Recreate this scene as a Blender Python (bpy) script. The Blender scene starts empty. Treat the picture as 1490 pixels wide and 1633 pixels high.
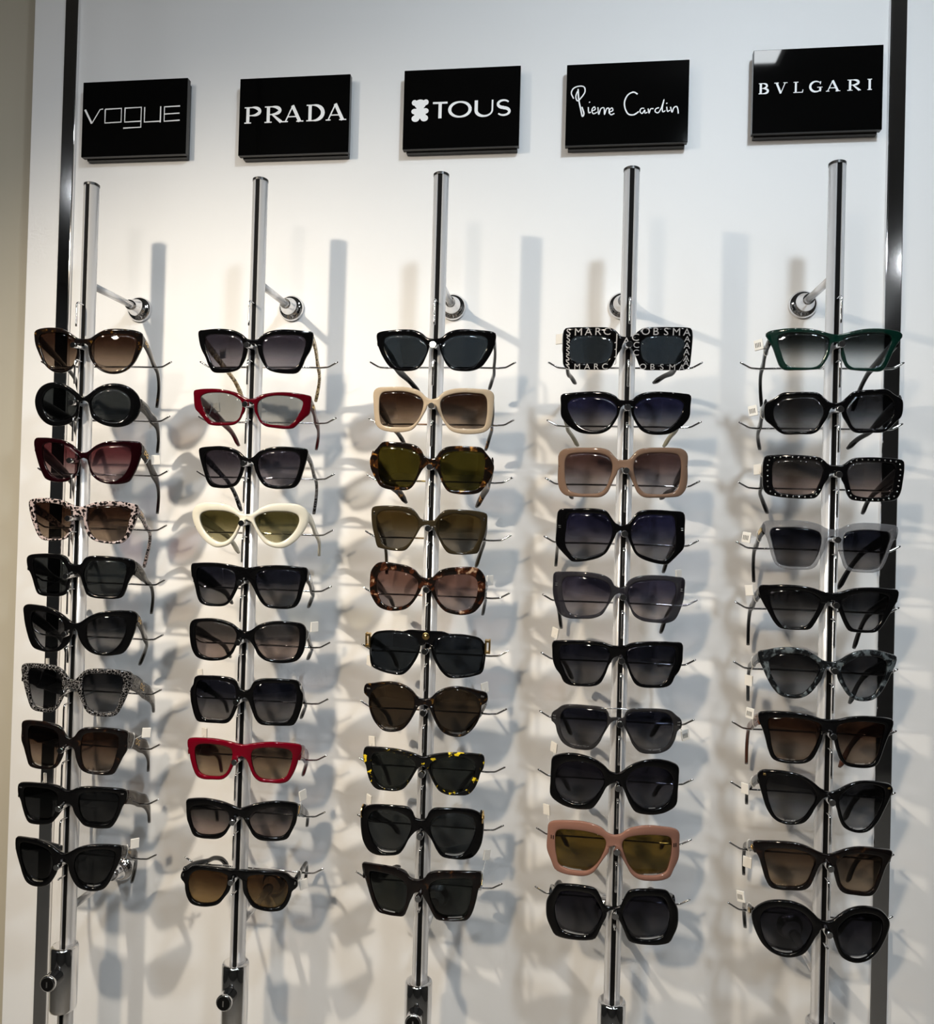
import bpy, bmesh, math, random
from mathutils import Vector, Matrix
random.seed(7)
SC = bpy.context.scene
COL = SC.collection

# ------------------------------------------------------------------ camera
CAM_F = 1250.2055            # focal length in pixels of a 1490 px wide frame
CAM_LOC = Vector((0.1669, -1.1129, -0.0174))
CAM_YAW, CAM_PITCH, CAM_ROLL = 0.1243, 0.0109, 0.0266
cy, sy, cp, sp = math.cos(CAM_YAW), math.sin(CAM_YAW), math.cos(CAM_PITCH), math.sin(CAM_PITCH)
fwd = Vector((-sy * cp, cy * cp, sp)); rgt = Vector((cy, sy, 0)); upv = rgt.cross(fwd)
cr, sr = math.cos(CAM_ROLL), math.sin(CAM_ROLL)
r2 = rgt * cr + upv * sr; u2 = upv * cr - rgt * sr
cam_data = bpy.data.cameras.new('camera'); cam = bpy.data.objects.new('camera', cam_data); COL.objects.link(cam)
cam_data.sensor_fit = 'HORIZONTAL'; cam_data.sensor_width = 36.0; cam_data.lens = CAM_F * 36.0 / 1490.0
cam_data.clip_start = 0.01
M = Matrix((r2, u2, -fwd)).transposed().to_4x4(); M.translation = CAM_LOC
cam.matrix_world = M
SC.camera = cam

# ------------------------------------------------------------------ world, lamps, exposure
world = bpy.data.worlds.new('world'); SC.world = world; world.use_nodes = True
bg = world.node_tree.nodes['Background']; bg.inputs[0].default_value = (0.75, 0.85, 1.0, 1); bg.inputs[1].default_value = 0.05
SC.view_settings.view_transform = 'Standard'; SC.view_settings.look = 'None'
SC.view_settings.gamma = 1.0; SC.view_settings.use_curve_mapping = False
SC.view_settings.exposure = 0.0
SC.cycles.transparent_max_bounces = 24
SC.cycles.max_bounces = 8
SC.cycles.sample_clamp_indirect = 4.0

LAMP_WARM = Vector((-0.63, -0.87, 0.63))     # warm spotlight, front left, on a ceiling stem
LAMP_FILL = Vector((-0.31, -1.65, 0.55))    # second, fainter spotlight further back
LAMP_COOL = Vector((0.55, -1.23, 1.06))      # cool spotlight, front right
CEIL_Z = 1.22

def spot(name, loc, target, watt, color, size_deg, radius, blend=0.6):
    d = bpy.data.lights.new(name, 'SPOT'); d.energy = watt; d.color = color
    d.spot_size = math.radians(size_deg); d.spot_blend = blend; d.shadow_soft_size = radius
    o = bpy.data.objects.new(name, d); COL.objects.link(o); o.location = loc
    o.rotation_euler = (Vector(target) - Vector(loc)).to_track_quat('-Z', 'Y').to_euler()
    return o
AIM_WARM, AIM_FILL, AIM_COOL = Vector((0.10, 0, -1.35)), Vector((0.22, 0, -1.05)), Vector((0.40, 0, -0.20))
spot('warm_spot_light', LAMP_WARM, AIM_WARM, 49.0, (1.0, 0.87, 0.69), 136, 0.018, 1.0)
spot('fill_spot_light', LAMP_FILL, AIM_FILL, 46.0, (1.0, 0.80, 0.55), 84, 0.040, 1.0)
spot('cool_spot_light', LAMP_COOL, AIM_COOL, 35.0, (0.76, 0.89, 1.0), 116, 0.06, 1.0)
DOWN = [(x, y) for x in (-1.7, -0.85, 0.0, 0.85, 1.7) for y in (-1.75, -2.6, -3.4)]   # the shop's ceiling downlights
for (x, y) in DOWN: spot('downlight_lamp', (x, y, CEIL_Z - 0.02), (x, y + 0.35, CEIL_Z - 1.02), 6.5, (0.95, 0.98, 1.0), 170, 0.025, 1.0)

# ------------------------------------------------------------------ material helpers
MATS = {}
def new_mat(name):
    m = bpy.data.materials.new(name); m.use_nodes = True
    return m, m.node_tree.nodes, m.node_tree.links, m.node_tree.nodes['Principled BSDF']
def plain(name, color, rough=0.5, metal=0.0, spec=0.5, coat=0.0, noise=0.0, nscale=40.0, bump=0.0):
    if name in MATS: return MATS[name]
    m, N, L, b = new_mat(name)
    b.inputs['Base Color'].default_value = (*color, 1); b.inputs['Roughness'].default_value = rough
    b.inputs['Metallic'].default_value = metal; b.inputs['Specular IOR Level'].default_value = spec
    b.inputs['Coat Weight'].default_value = coat; b.inputs['Coat Roughness'].default_value = 0.03
    if noise or bump:
        tc = N.new('ShaderNodeTexCoord'); n = N.new('ShaderNodeTexNoise'); n.inputs['Scale'].default_value = nscale
        n.inputs['Detail'].default_value = 6
        L.new(tc.outputs['Object'], n.inputs['Vector'])
        if noise:
            mx = N.new('ShaderNodeMix'); mx.data_type = 'RGBA'
            mx.inputs[6].default_value = (*[c * (1 - noise) for c in color], 1); mx.inputs[7].default_value = (*[min(1, c * (1 + noise)) for c in color], 1)
            L.new(n.outputs['Fac'], mx.inputs[0]); L.new(mx.outputs[2], b.inputs['Base Color'])
        if bump:
            bp = N.new('ShaderNodeBump'); bp.inputs['Strength'].default_value = bump; bp.inputs['Distance'].default_value = 0.001
            L.new(n.outputs['Fac'], bp.inputs['Height']); L.new(bp.outputs['Normal'], b.inputs['Normal'])
    MATS[name] = m; return m
def acetate(name, color, rough=0.06):
    return plain(name, color, rough, 0.0, 0.38, 0.0, 0.08, 60)
def trans_acetate(name, color, alpha):
    """see-through plastic: part pigment, part clear, glossy skin"""
    if name in MATS: return MATS[name]
    m, N, L, b = new_mat(name)
    b.inputs['Base Color'].default_value = (*color, 1); b.inputs['Roughness'].default_value = 0.06
    b.inputs['Alpha'].default_value = alpha
    MATS[name] = m; return m
def spotted(name, c1, c2, c3, scale, lo, hi, stretch=(1, 1, 1), kind='noise'):
    """tortoiseshell and similar mottled acetate"""
    if name in MATS: return MATS[name]
    m, N, L, b = new_mat(name)
    b.inputs['Roughness'].default_value = 0.06
    tc = N.new('ShaderNodeTexCoord'); mp = N.new('ShaderNodeMapping'); mp.inputs['Scale'].default_value = stretch
    L.new(tc.outputs['Object'], mp.inputs['Vector'])
    cr_ = N.new('ShaderNodeValToRGB')
    e = cr_.color_ramp.elements; e[0].position = lo; e[0].color = (*c1, 1); e[1].position = hi; e[1].color = (*c3, 1)
    mid = e.new((lo + hi) / 2); mid.color = (*c2, 1)
    if kind == 'noise':
        t = N.new('ShaderNodeTexNoise'); t.inputs['Scale'].default_value = scale; t.inputs['Detail'].default_value = 3; t.inputs['Distortion'].default_value = 0.6
        L.new(mp.outputs[0], t.inputs['Vector']); L.new(t.outputs['Fac'], cr_.inputs['Fac'])
    else:
        t = N.new('ShaderNodeTexVoronoi'); t.inputs['Scale'].default_value = scale
        t.feature = 'DISTANCE_TO_EDGE' if kind == 'edge' else 'F1'
        n = N.new('ShaderNodeTexNoise'); n.inputs['Scale'].default_value = scale * 1.4
        ad = N.new('ShaderNodeMix'); ad.data_type = 'RGBA'; ad.blend_type = 'ADD'; ad.inputs[0].default_value = 0.004
        L.new(mp.outputs[0], n.inputs['Vector']); L.new(mp.outputs[0], ad.inputs[6]); L.new(n.outputs['Color'], ad.inputs[7])
        L.new(ad.outputs[2], t.inputs['Vector']); L.new(t.outputs['Distance'], cr_.inputs['Fac'])
    L.new(cr_.outputs['Color'], b.inputs['Base Color'])
    MATS[name] = m; return m
def lens_mat(name, top, bot, z0, z1, gloss=0.055):
    """tinted lens: graded transmission through the glass plus a mirror-like skin"""
    m = bpy.data.materials.new(name); m.use_nodes = True; N = m.node_tree.nodes; L = m.node_tree.links; N.clear()
    out = N.new('ShaderNodeOutputMaterial'); tc = N.new('ShaderNodeTexCoord'); sep = N.new('ShaderNodeSeparateXYZ')
    mr = N.new('ShaderNodeMapRange'); mr.inputs['From Min'].default_value = z0; mr.inputs['From Max'].default_value = z1
    mr.interpolation_type = 'SMOOTHSTEP'
    mx = N.new('ShaderNodeMix'); mx.data_type = 'RGBA'
    mx.inputs[6].default_value = (*[c ** 0.5 for c in bot], 1); mx.inputs[7].default_value = (*[c ** 0.5 for c in top], 1)
    L.new(tc.outputs['Object'], sep.inputs[0]); L.new(sep.outputs['Z'], mr.inputs['Value']); L.new(mr.outputs[0], mx.inputs[0])
    tr = N.new('ShaderNodeBsdfTransparent'); L.new(mx.outputs[2], tr.inputs['Color'])
    gl = N.new('ShaderNodeBsdfGlossy'); gl.inputs['Roughness'].default_value = 0.015; gl.inputs['Color'].default_value = (0.95, 0.97, 1, 1)
    lw = N.new('ShaderNodeLayerWeight'); lw.inputs['Blend'].default_value = 0.5
    pw = N.new('ShaderNodeMath'); pw.operation = 'POWER'; pw.inputs[1].default_value = 4.0; L.new(lw.outputs['Facing'], pw.inputs[0])
    ma = N.new('ShaderNodeMath'); ma.operation = 'MULTIPLY_ADD'; ma.inputs[1].default_value = 0.6; ma.inputs[2].default_value = gloss
    L.new(pw.outputs[0], ma.inputs[0])
    mix = N.new('ShaderNodeMixShader'); L.new(ma.outputs[0], mix.inputs[0]); L.new(tr.outputs[0], mix.inputs[1]); L.new(gl.outputs[0], mix.inputs[2])
    L.new(mix.outputs[0], out.inputs['Surface'])
    return m
def emit_mat(name, color, strength):
    m = bpy.data.materials.new(name); m.use_nodes = True; N = m.node_tree.nodes; L = m.node_tree.links; N.clear()
    out = N.new('ShaderNodeOutputMaterial'); e = N.new('ShaderNodeEmission'); e.inputs[0].default_value = (*color, 1); e.inputs[1].default_value = strength
    L.new(e.outputs[0], out.inputs['Surface']); MATS[name] = m; return m

CHROME = plain('chrome', (0.78, 0.78, 0.79), 0.06, 1.0)
SATIN = plain('satin_aluminium', (0.80, 0.80, 0.81), 0.26, 0.55)
DARKSLOT = plain('black_slot', (0.003, 0.003, 0.003), 0.7, spec=0.1)
CAPMAT = plain('black_plastic_cap', (0.012, 0.012, 0.012), 0.35)
BLACK = acetate('black_acetate', (0.002, 0.002, 0.0023))
GOLD = plain('gold_metal', (0.80, 0.55, 0.22), 0.2, 1.0)
SILVER = plain('silver_metal', (0.75, 0.75, 0.75), 0.15, 1.0)
TAGMAT = plain('white_tag_plastic', (0.72, 0.70, 0.66), 0.45, noise=0.04)
TAGDARK = plain('tag_print', (0.05, 0.05, 0.05), 0.6)
LOOPMAT = trans_acetate('clear_loop_plastic', (0.7, 0.7, 0.68), 0.45)
SIGNBLACK = plain('sign_black_glass', (0.002, 0.002, 0.002), 0.03, 0.0, 0.35)
SIGNBACK = plain('sign_backing', (0.05, 0.05, 0.05), 0.5)
LETTER = plain('white_sign_print', (0.86, 0.87, 0.88), 0.5)

# ------------------------------------------------------------------ mesh helpers
def mesh_obj(name, verts, faces, mat, parent=None, smooth=True):
    me = bpy.data.meshes.new(name); me.from_pydata([tuple(v) for v in verts], [], faces); me.update()
    if smooth:
        for p in me.polygons: p.use_smooth = True
    me.materials.append(mat)
    o = bpy.data.objects.new(name, me); COL.objects.link(o)
    if parent: o.parent = parent
    return o
def bm_obj(name, bm, mat, parent=None, smooth=False):
    me = bpy.data.meshes.new(name); bmesh.ops.recalc_face_normals(bm, faces=bm.faces); bm.to_mesh(me); bm.free()
    if smooth:
        for p in me.polygons: p.use_smooth = True
    me.materials.append(mat)
    o = bpy.data.objects.new(name, me); COL.objects.link(o)
    if parent: o.parent = parent
    return o
def linked(name, src, parent, loc=(0, 0, 0)):
    o = bpy.data.objects.new(name, src.data); COL.objects.link(o); o.parent = parent; o.location = loc
    return o
def tag(o, label, cat, group=None):
    o['label'] = label; o['category'] = cat
    if group: o['group'] = group
def structure(o, label=None):
    o['kind'] = 'structure'
    if label: o['label'] = label
def empty(name, loc):
    o = bpy.data.objects.new(name, None); o.empty_display_size = 0.02; COL.objects.link(o); o.location = loc
    return o
def box(bm, lo, hi, bevel=0.0, seg=2):
    vs = [bm.verts.new((x, y, z)) for x in (lo[0], hi[0]) for y in (lo[1], hi[1]) for z in (lo[2], hi[2])]
    fs = [(0, 1, 3, 2), (4, 6, 7, 5), (0, 4, 5, 1), (2, 3, 7, 6), (0, 2, 6, 4), (1, 5, 7, 3)]
    faces = [bm.faces.new([vs[i] for i in f]) for f in fs]
    if bevel:
        es = list({e for f in faces for e in f.edges})
        bmesh.ops.bevel(bm, geom=es, offset=bevel, segments=seg, profile=0.5, affect='EDGES')
def lathe(profile, axis='z', n=28, center=(0, 0, 0), cap=True):
    """profile: list of (radius, height). returns verts, faces around axis"""
    vs, fs = [], []
    for (r, h) in profile:
        for k in range(n):
            a = 2 * math.pi * k / n; c, s = r * math.cos(a), r * math.sin(a)
            p = {'z': (c, s, h), 'y': (c, h, s), 'x': (h, c, s)}[axis]
            vs.append((p[0] + center[0], p[1] + center[1], p[2] + center[2]))
    for i in range(len(profile) - 1):
        for k in range(n):
            a, b = i * n + k, i * n + (k + 1) % n
            fs.append((a, b, b + n, a + n))
    if cap:
        fs.append(tuple(range(n - 1, -1, -1))); fs.append(tuple((len(profile) - 1) * n + k for k in range(n)))
    return vs, fs
def catmull(pts, per=8, closed=False):
    P = [Vector(p) for p in pts]; n = len(P); out = []
    rng = range(n) if closed else range(n - 1)
    for i in rng:
        if closed: a, b, c, d = P[(i - 1) % n], P[i], P[(i + 1) % n], P[(i + 2) % n]
        else:
            b, c = P[i], P[i + 1]; a = P[i - 1] if i > 0 else b * 2 - c; d = P[i + 2] if i + 2 < n else c * 2 - b
        t1 = max((b - a).length, 1e-9) ** 0.5; t2 = t1 + max((c - b).length, 1e-9) ** 0.5; t3 = t2 + max((d - c).length, 1e-9) ** 0.5
        for k in range(per):
            t = t1 + (t2 - t1) * k / per
            A1 = a * ((t1 - t) / t1) + b * (t / t1); A2 = b * ((t2 - t) / (t2 - t1)) + c * ((t - t1) / (t2 - t1)); A3 = c * ((t3 - t) / (t3 - t2)) + d * ((t - t2) / (t3 - t2))
            B1 = A1 * ((t2 - t) / t2) + A2 * (t / t2); B2 = A2 * ((t3 - t) / (t3 - t1)) + A3 * ((t - t1) / (t3 - t1))
            out.append(B1 * ((t2 - t) / (t2 - t1)) + B2 * ((t - t1) / (t2 - t1)))
    if not closed: out.append(P[-1])
    return out
def resample(pts, n, closed=False):
    P = list(pts) + ([pts[0]] if closed else [])
    L = [0.0]
    for a, b in zip(P, P[1:]): L.append(L[-1] + (b - a).length)
    out = []; j = 0; m = n if closed else n - 1
    for i in range(n):
        s = L[-1] * i / m
        while j < len(P) - 2 and L[j + 1] < s: j += 1
        t = (s - L[j]) / max(L[j + 1] - L[j], 1e-12)
        out.append(P[j].lerp(P[j + 1], min(max(t, 0), 1)))
    return out
def tube(path, radius, n=10):
    """round wire along a list of points, rounded ends"""
    P = [Vector(p) for p in path]; vs, fs = [], []
    up = Vector((0, 0, 1)); prev = None
    R = radius if isinstance(radius, (list, tuple)) else [radius] * len(P)
    rings = [(P[0], R[0] * 0.55, -0.0)] + [(p, r, 0) for p, r in zip(P, R)] + [(P[-1], R[-1] * 0.55, 0)]
    Tn = []
    for i in range(len(P)):
        a = P[max(i - 1, 0)]; b = P[min(i + 1, len(P) - 1)]; Tn.append((b - a).normalized())
    pts = [(P[0] - Tn[0] * R[0] * 0.4, R[0] * 0.55, Tn[0])] + [(p, r, t) for p, r, t in zip(P, R, Tn)] + [(P[-1] + Tn[-1] * R[-1] * 0.4, R[-1] * 0.55, Tn[-1])]
    side = None
    for (p, r, t) in pts:
        if side is None:
            side = t.cross(Vector((0, 0, 1)));
            if side.length < 1e-3: side = t.cross(Vector((1, 0, 0)))
        side = (side - t * side.dot(t)).normalized(); b = t.cross(side)
        for k in range(n):
            a = 2 * math.pi * k / n; vs.append(p + side * (r * math.cos(a)) + b * (r * math.sin(a)))
    m = len(pts)
    for i in range(m - 1):
        for k in range(n):
            a, b = i * n + k, i * n + (k + 1) % n; fs.append((a, b, b + n, a + n))
    fs.append(tuple(range(n - 1, -1, -1))); fs.append(tuple((m - 1) * n + k for k in range(n)))
    return vs, fs
def text_geo(s, size):
    """flat mesh of a short text, centred: verts (x, y), faces"""
    cu = bpy.data.curves.new('print', 'FONT'); cu.body = s; cu.size = size; cu.align_x = 'CENTER'; cu.align_y = 'CENTER'; cu.resolution_u = 3
    o = bpy.data.objects.new('print', cu); COL.objects.link(o)
    me = o.to_mesh(); vs = [(v.co.x, v.co.y) for v in me.vertices]; fs = [tuple(p.vertices) for p in me.polygons]
    o.to_mesh_clear(); bpy.data.objects.remove(o); bpy.data.curves.remove(cu)
    return vs, fs

# ------------------------------------------------------------------ the room
WALLMAT = plain('white_wall_paint', (0.80, 0.80, 0.80), 0.55, noise=0.015, nscale=8, bump=0.03)
BEIGE = plain('beige_wall_paint', (0.50, 0.46, 0.37), 0.6, noise=0.03, nscale=6)
ROOMMAT = plain('grey_room_paint', (0.05, 0.048, 0.045), 0.6, noise=0.05, nscale=3)
CEILMAT = plain('ceiling_paint', (0.09, 0.09, 0.09), 0.7, noise=0.03, nscale=3)
FLOORMAT = plain('floor_vinyl', (0.16, 0.148, 0.13), 0.4, noise=0.15, nscale=5)
def slab(name, lo, hi, mat, bevel=0.0):
    bm = bmesh.new(); box(bm, lo, hi, bevel); o = bm_obj(name, bm, mat); structure(o); return o
PANEL_X0, FLOOR_Z = -0.669, -1.5
slab('wall_back', (PANEL_X0, 0.0, FLOOR_Z), (2.6, 0.12, CEIL_Z), WALLMAT, 0.0015)
slab('wall_left', (-2.6, 0.055, FLOOR_Z), (PANEL_X0, 0.12, CEIL_Z), BEIGE)
slab('wall_right', (2.6, -4.0, FLOOR_Z), (2.7, 0.12, CEIL_Z), ROOMMAT)
slab('wall_side', (-2.7, -4.0, FLOOR_Z), (-2.6, 0.12, CEIL_Z), ROOMMAT)
slab('wall_front', (-2.7, -4.1, FLOOR_Z), (2.7, -4.0, CEIL_Z), ROOMMAT)
slab('floor', (-2.7, -4.1, FLOOR_Z - 0.1), (2.7, 0.12, FLOOR_Z), FLOORMAT)
slab('ceiling', (-2.7, -4.1, CEIL_Z), (2.7, 0.12, CEIL_Z + 0.1), CEILMAT)

# chrome trim posts: flat mirror-polished bars fixed to the wall
def post(name, x0, x1, label):
    bm = bmesh.new(); box(bm, (x0, -0.006, FLOOR_Z), (x1, 0.0, CEIL_Z), 0.0016, 3)
    o = bm_obj(name, bm, CHROME, smooth=False); structure(o, label); return o
post('trim_1', -0.6137, -0.5922, 'mirror-polished chrome strip down the left of the white wall')
post('trim_2', 0.5850, 0.6066, 'mirror-polished chrome strip down the right of the white wall')

# ceiling lamps
def ceiling_spot(loc, target, radius, glow, label, n=28):
    t = empty('ceiling_spotlight', loc); d = (Vector(target) - loc).normalized()
    q = d.to_track_quat('-Z', 'Y').to_matrix()
    def rot(vs): return [q @ Vector(v) for v in vs]
    vs, fs = lathe([(radius * 1.35, -0.012), (radius * 1.35, 0.09), (radius * 1.0, 0.105)], n=n, cap=False)
    vs2, fs2 = lathe([(radius * 1.2, -0.012), (radius * 1.2, 0.006)], n=n, cap=False)
    n0 = len(vs); fs = fs + [tuple(i + n0 for i in f) for f in fs2]; vs = vs + vs2
    fs.append(tuple(2 * n + k for k in range(n)))
    for k in range(n): fs.append((k, (k + 1) % n, n0 + (k + 1) % n, n0 + k))
    mesh_obj('housing', rot(vs), fs, CAPMAT, t)
    vs, fs = lathe([(radius * 1.19, -0.0155), (radius * 1.19, -0.010)], n=n); mesh_obj('lamp_lens', rot(vs), fs, glow, t, False)
    top = q @ Vector((0, 0, 0.10))
    vs, fs = tube([top, Vector((top.x, top.y, CEIL_Z - loc.z - 0.01))], 0.008); mesh_obj('stem', vs, fs, CAPMAT, t)
    vs, fs = lathe([(0.03, CEIL_Z - loc.z - 0.012), (0.03, CEIL_Z - loc.z)], center=(top.x, top.y, 0)); mesh_obj('ceiling_plate', vs, fs, CAPMAT, t)
    tag(t, label, 'spotlight', 'spotlights on ceiling stems')
GLOW_W = emit_mat('warm_lamp_glow', (1, 0.9, 0.8), 60); GLOW_C = emit_mat('cool_lamp_glow', (0.92, 0.97, 1), 60); GLOW_P = emit_mat('panel_glow', (0.92, 0.97, 1), 22)
for P_, A_, r_, off, g_, n_, lb in ((LAMP_WARM, AIM_WARM, 0.026, .03, GLOW_W, 28, 'small black spotlight on a ceiling stem at the front left'), (LAMP_FILL, AIM_FILL, 0.075, .06, GLOW_W, 4, 'square black spotlight on a ceiling stem behind the viewer'), (LAMP_COOL, AIM_COOL, 0.055, .065, GLOW_C, 4, 'square black spotlight on a short ceiling stem at the front right')):
    ceiling_spot(P_ + (P_ - A_).normalized() * off, A_, r_, g_, lb, n_)
def square_light(x, y, s, label):
    t = empty('square_ceiling_light', (x, y, CEIL_Z))
    bm = bmesh.new()
    for lo, hi in (((-s - .012, -s - .012, -.006), (s + .012, -s, 0)), ((-s - .012, s, -.006), (s + .012, s + .012, 0)), ((-s - .012, -s, -.006), (-s, s, 0)), ((s, -s, -.006), (s + .012, s, 0))): box(bm, lo, hi)
    bm_obj('frame', bm, plain('white_metal', (0.7, 0.7, 0.7), 0.4), t)
    bm = bmesh.new(); box(bm, (-s, -s, -.003), (s, s, 0)); bm_obj('diffuser', bm, GLOW_P, t)
    tag(t, label, 'ceiling light')
square_light(0.59, -0.967, 0.10, 'square white ceiling light in front of the rods, right')
for k, (x, y) in enumerate(DOWN):
    t = empty('ceiling_downlight', (x, y, CEIL_Z))
    vs, fs = lathe([(0.055, -0.008), (0.055, 0.0)], cap=False); vs2, fs2 = lathe([(0.043, -0.008), (0.043, 0.0)], cap=False)
    n0 = len(vs); fs = fs + [tuple(i + n0 for i in reversed(f)) for f in fs2] + [(j, n0 + j, n0 + (j + 1) % 28, (j + 1) % 28) for j in range(28)]
    mesh_obj('trim_ring', vs + vs2, fs, plain('white_metal', (0.7, 0.7, 0.7), 0.4), t)
    vs, fs = lathe([(0.043, -0.010), (0.043, -0.001)]); mesh_obj('diffuser', vs, fs, GLOW_C, t, False)
    tag(t, 'round recessed ceiling downlight behind the viewer', 'downlight', 'downlights behind the viewer')

# ------------------------------------------------------------------ brand signs
SIGN_W, SIGN_H = 0.1668, 0.1136
def arc(cx, cy_, rx, ry, a0, a1, n=14):
    return [(cx + rx * math.cos(math.radians(a0 + (a1 - a0) * k / n)), cy_ + ry * math.sin(math.radians(a0 + (a1 - a0) * k / n))) for k in range(n + 1)]
def ribbon(pts, w):
    """flat stroke with a width per point -> list of quads (2-D)"""
    P = [Vector(p) for p in pts]; n = len(P); Wd = w if isinstance(w, (list, tuple)) else [w] * n
    if len(Wd) != n: Wd = [Wd[0] + (Wd[-1] - Wd[0]) * i / (n - 1) for i in range(n)]
    L, R = [], []
    for i in range(n):
        t = (P[min(i + 1, n - 1)] - P[max(i - 1, 0)]).normalized(); nn = Vector((-t.y, t.x))
        L.append(P[i] + nn * Wd[i] / 2); R.append(P[i] - nn * Wd[i] / 2)
    return [(L[i], L[i + 1], R[i + 1], R[i]) for i in range(n - 1)]
# glyphs: strokes (points, width) in a unit box, y up; widths in units of cap height
K, k_ = 0.20, 0.07
GLYPH = {
 'P': [([(.2, 0), (.2, 1)], K), (arc(.45, .73, .45, .25, 90, -90), [.08, .2, .2, .2, .08]), ([(.1, .97), (.5, .97)], k_), ([(.2, .48), (.5, .48)], k_), ([(0, .03), (.4, .03)], k_), ([(0, .97), (.3, .97)], k_)],
 'R': [([(.2, 0), (.2, 1)], K), (arc(.42, .74, .42, .23, 90, -90), [.08, .2, .2, .2, .08]), ([(.1, .97), (.45, .97)], k_), ([(.2, .5), (.5, .5)], k_), ([(.42, .5), (.92, .02)], [.1, K]), ([(0, .03), (.4, .03)], k_), ([(0, .97), (.3, .97)], k_), ([(.85, .03), (1.03, .03)], k_)],
 'A': [([(.08, 0), (.46, 1)], .08), ([(.44, 1), (.84, 0)], K), ([(.22, .32), (.72, .32)], k_), ([(-.03, .03), (.22, .03)], k_), ([(.66, .03), (1.02, .03)], k_)],
 'D': [([(.2, 0), (.2, 1)], K), (arc(.4, .5, .52, .47, 90, -90), [.08, .22, .24, .22, .08]), ([(0, .97), (.42, .97)], k_), ([(0, .03), (.42, .03)], k_)],
 'B': [([(.2, 0), (.2, 1)], K), (arc(.42, .75, .38, .22, 90, -90), [.07, .17, .17, .17, .07]), (arc(.42, .27, .48, .24, 90, -90), [.07, .19, .19, .19, .07]), ([(0, .97), (.45, .97)], k_), ([(0, .03), (.45, .03)], k_), ([(.2, .52), (.45, .52)], k_)],
 'V': [([(.14, 1), (.5, 0)], .18), ([(.5, 0), (.86, 1)], .07), ([(-.04, .97), (.32, .97)], k_), ([(.7, .97), (1.04, .97)], k_)],
 'L': [([(.25, 0), (.25, 1)], .17), ([(0, .97), (.5, .97)], k_), ([(0, .03), (.98, .03)], k_), ([(.93, .0), (1.0, .28)], .08)],
 'G': [(arc(.52, .5, .47, .47, 48, 335, 24), [.07, .12, .19, .2, .19, .12, .09]), ([(.86, 0.05), (.86, .42)], .16), ([(.62, .43), (1.05, .43)], k_), ([(.9, .97), (.86, .7)], .07)],
 'I': [([(.5, 0), (.5, 1)], .2), ([(.05, .97), (.95, .97)], k_), ([(.05, .03), (.95, .03)], k_)],
 'T': [([(.5, 0), (.5, 1)], .2), ([(0, .94), (1, .94)], .12)],
 'O': [(arc(.5, .5, .43, .45, 0, 360, 36), [.2, .16, .10, .16, .2, .16, .10, .16, .2])],
 'U': [([(.1, 1), (.1, .4)] + arc(.5, .4, .4, .36, 180, 360, 18) + [(.9, .4), (.9, 1)], [.2, .2, .18, .12, .1, .1, .1])],
 'S': [(arc(.5, .73, .38, .22, 30, 270, 16) + arc(.5, .27, .40, .22, 90, -150, 16), [.09, .13, .19, .19, .13, .09])],
}
def stretch_w(w, n):
    if not isinstance(w, (list, tuple)): return [w] * n
    out = []
    for i in range(n):
        f = i / (n - 1) * (len(w) - 1); j = min(int(f), len(w) - 2); out.append(w[j] + (w[j + 1] - w[j]) * (f - j))
    return out
def glyph_quads(ch, x0, x1, z0, z1):
    """glyph fitted to a box in metres (z0 bottom, z1 top)"""
    h = z1 - z0; qs = []
    for pts, w in GLYPH[ch]:
        P = [(x0 + (x1 - x0) * p[0], z0 + h * p[1]) for p in pts]
        qs += ribbon(P, [v * h for v in stretch_w(w, len(P))])
    return qs
def uv(u, v): return ((u - .5) * SIGN_W, (.5 - v) * SIGN_H)
def word(letters, v0, v1):
    qs = []
    for ch, u0, u1 in letters:
        a, b = uv(u0, v1), uv(u1, v0); qs += glyph_quads(ch, a[0], b[0], a[1], b[1])
    return qs
def disc(cx, cz, rx, rz, n=22): return [tuple((cx + rx * math.cos(2 * math.pi * k / n), cz + rz * math.sin(2 * math.pi * k / n)) for k in range(n))]
def line(us, w): return ribbon([uv(*p) for p in us], w)
def smooth_line(us, w): return ribbon(catmull([(*uv(*p), 0) for p in us], 6), w) if False else ribbon([(p.x, p.y) for p in catmull([(*uv(*p), 0) for p in us], 6)], w)
def brand_sign(x, z, quads, label):
    t = empty('brand_sign', (x, 0, z))
    bm = bmesh.new(); box(bm, (-SIGN_W / 2, -0.018, -SIGN_H / 2), (SIGN_W / 2, -0.0085, SIGN_H / 2), 0.0006, 2); bm_obj('panel', bm, SIGNBLACK, t)
    bm = bmesh.new(); box(bm, (-SIGN_W / 2 + .004, -0.0085, -SIGN_H / 2 - .0015), (SIGN_W / 2 - .003, 0.0, SIGN_H / 2 - .003)); bm_obj('backing', bm, SIGNBACK, t)
    vs, fs = [], []
    for qi, q in enumerate(quads):
        n = len(vs)
        for p in q: vs.append((p[0], -0.01812 - qi * 1.2e-6, p[1]))
        fs.append(tuple(range(n, n + len(q))))
    mesh_obj('lettering', vs, fs, LETTER, t, False)
    tag(t, label, 'sign', 'signs above the display rods')
    return t
T_ = 0.0016
q1 = []
q1 += line([(.026, .366), (.095, .555)], .0030) + line([(.095, .555), (.172, .372), (.2, .366)], .0016)
q1 += line([(.222, .372), (.378, .368), (.378, .550), (.222, .555), (.222, .372)], .0019)
q1 += line([(.408, .368), (.568, .364), (.568, .628), (.400, .632)], .0019) + line([(.412, .37), (.412, .552), (.565, .548)], .0019)
q1 += line([(.600, .364), (.600, .562), (.752, .558)], .0019) + line([(.752, .362), (.752, .575)], .0019)
q1 += line([(.935, .368), (.788, .372), (.788, .562), (.935, .555)], .0019) + line([(.788, .467), (.932, .462)], .0017)
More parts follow.
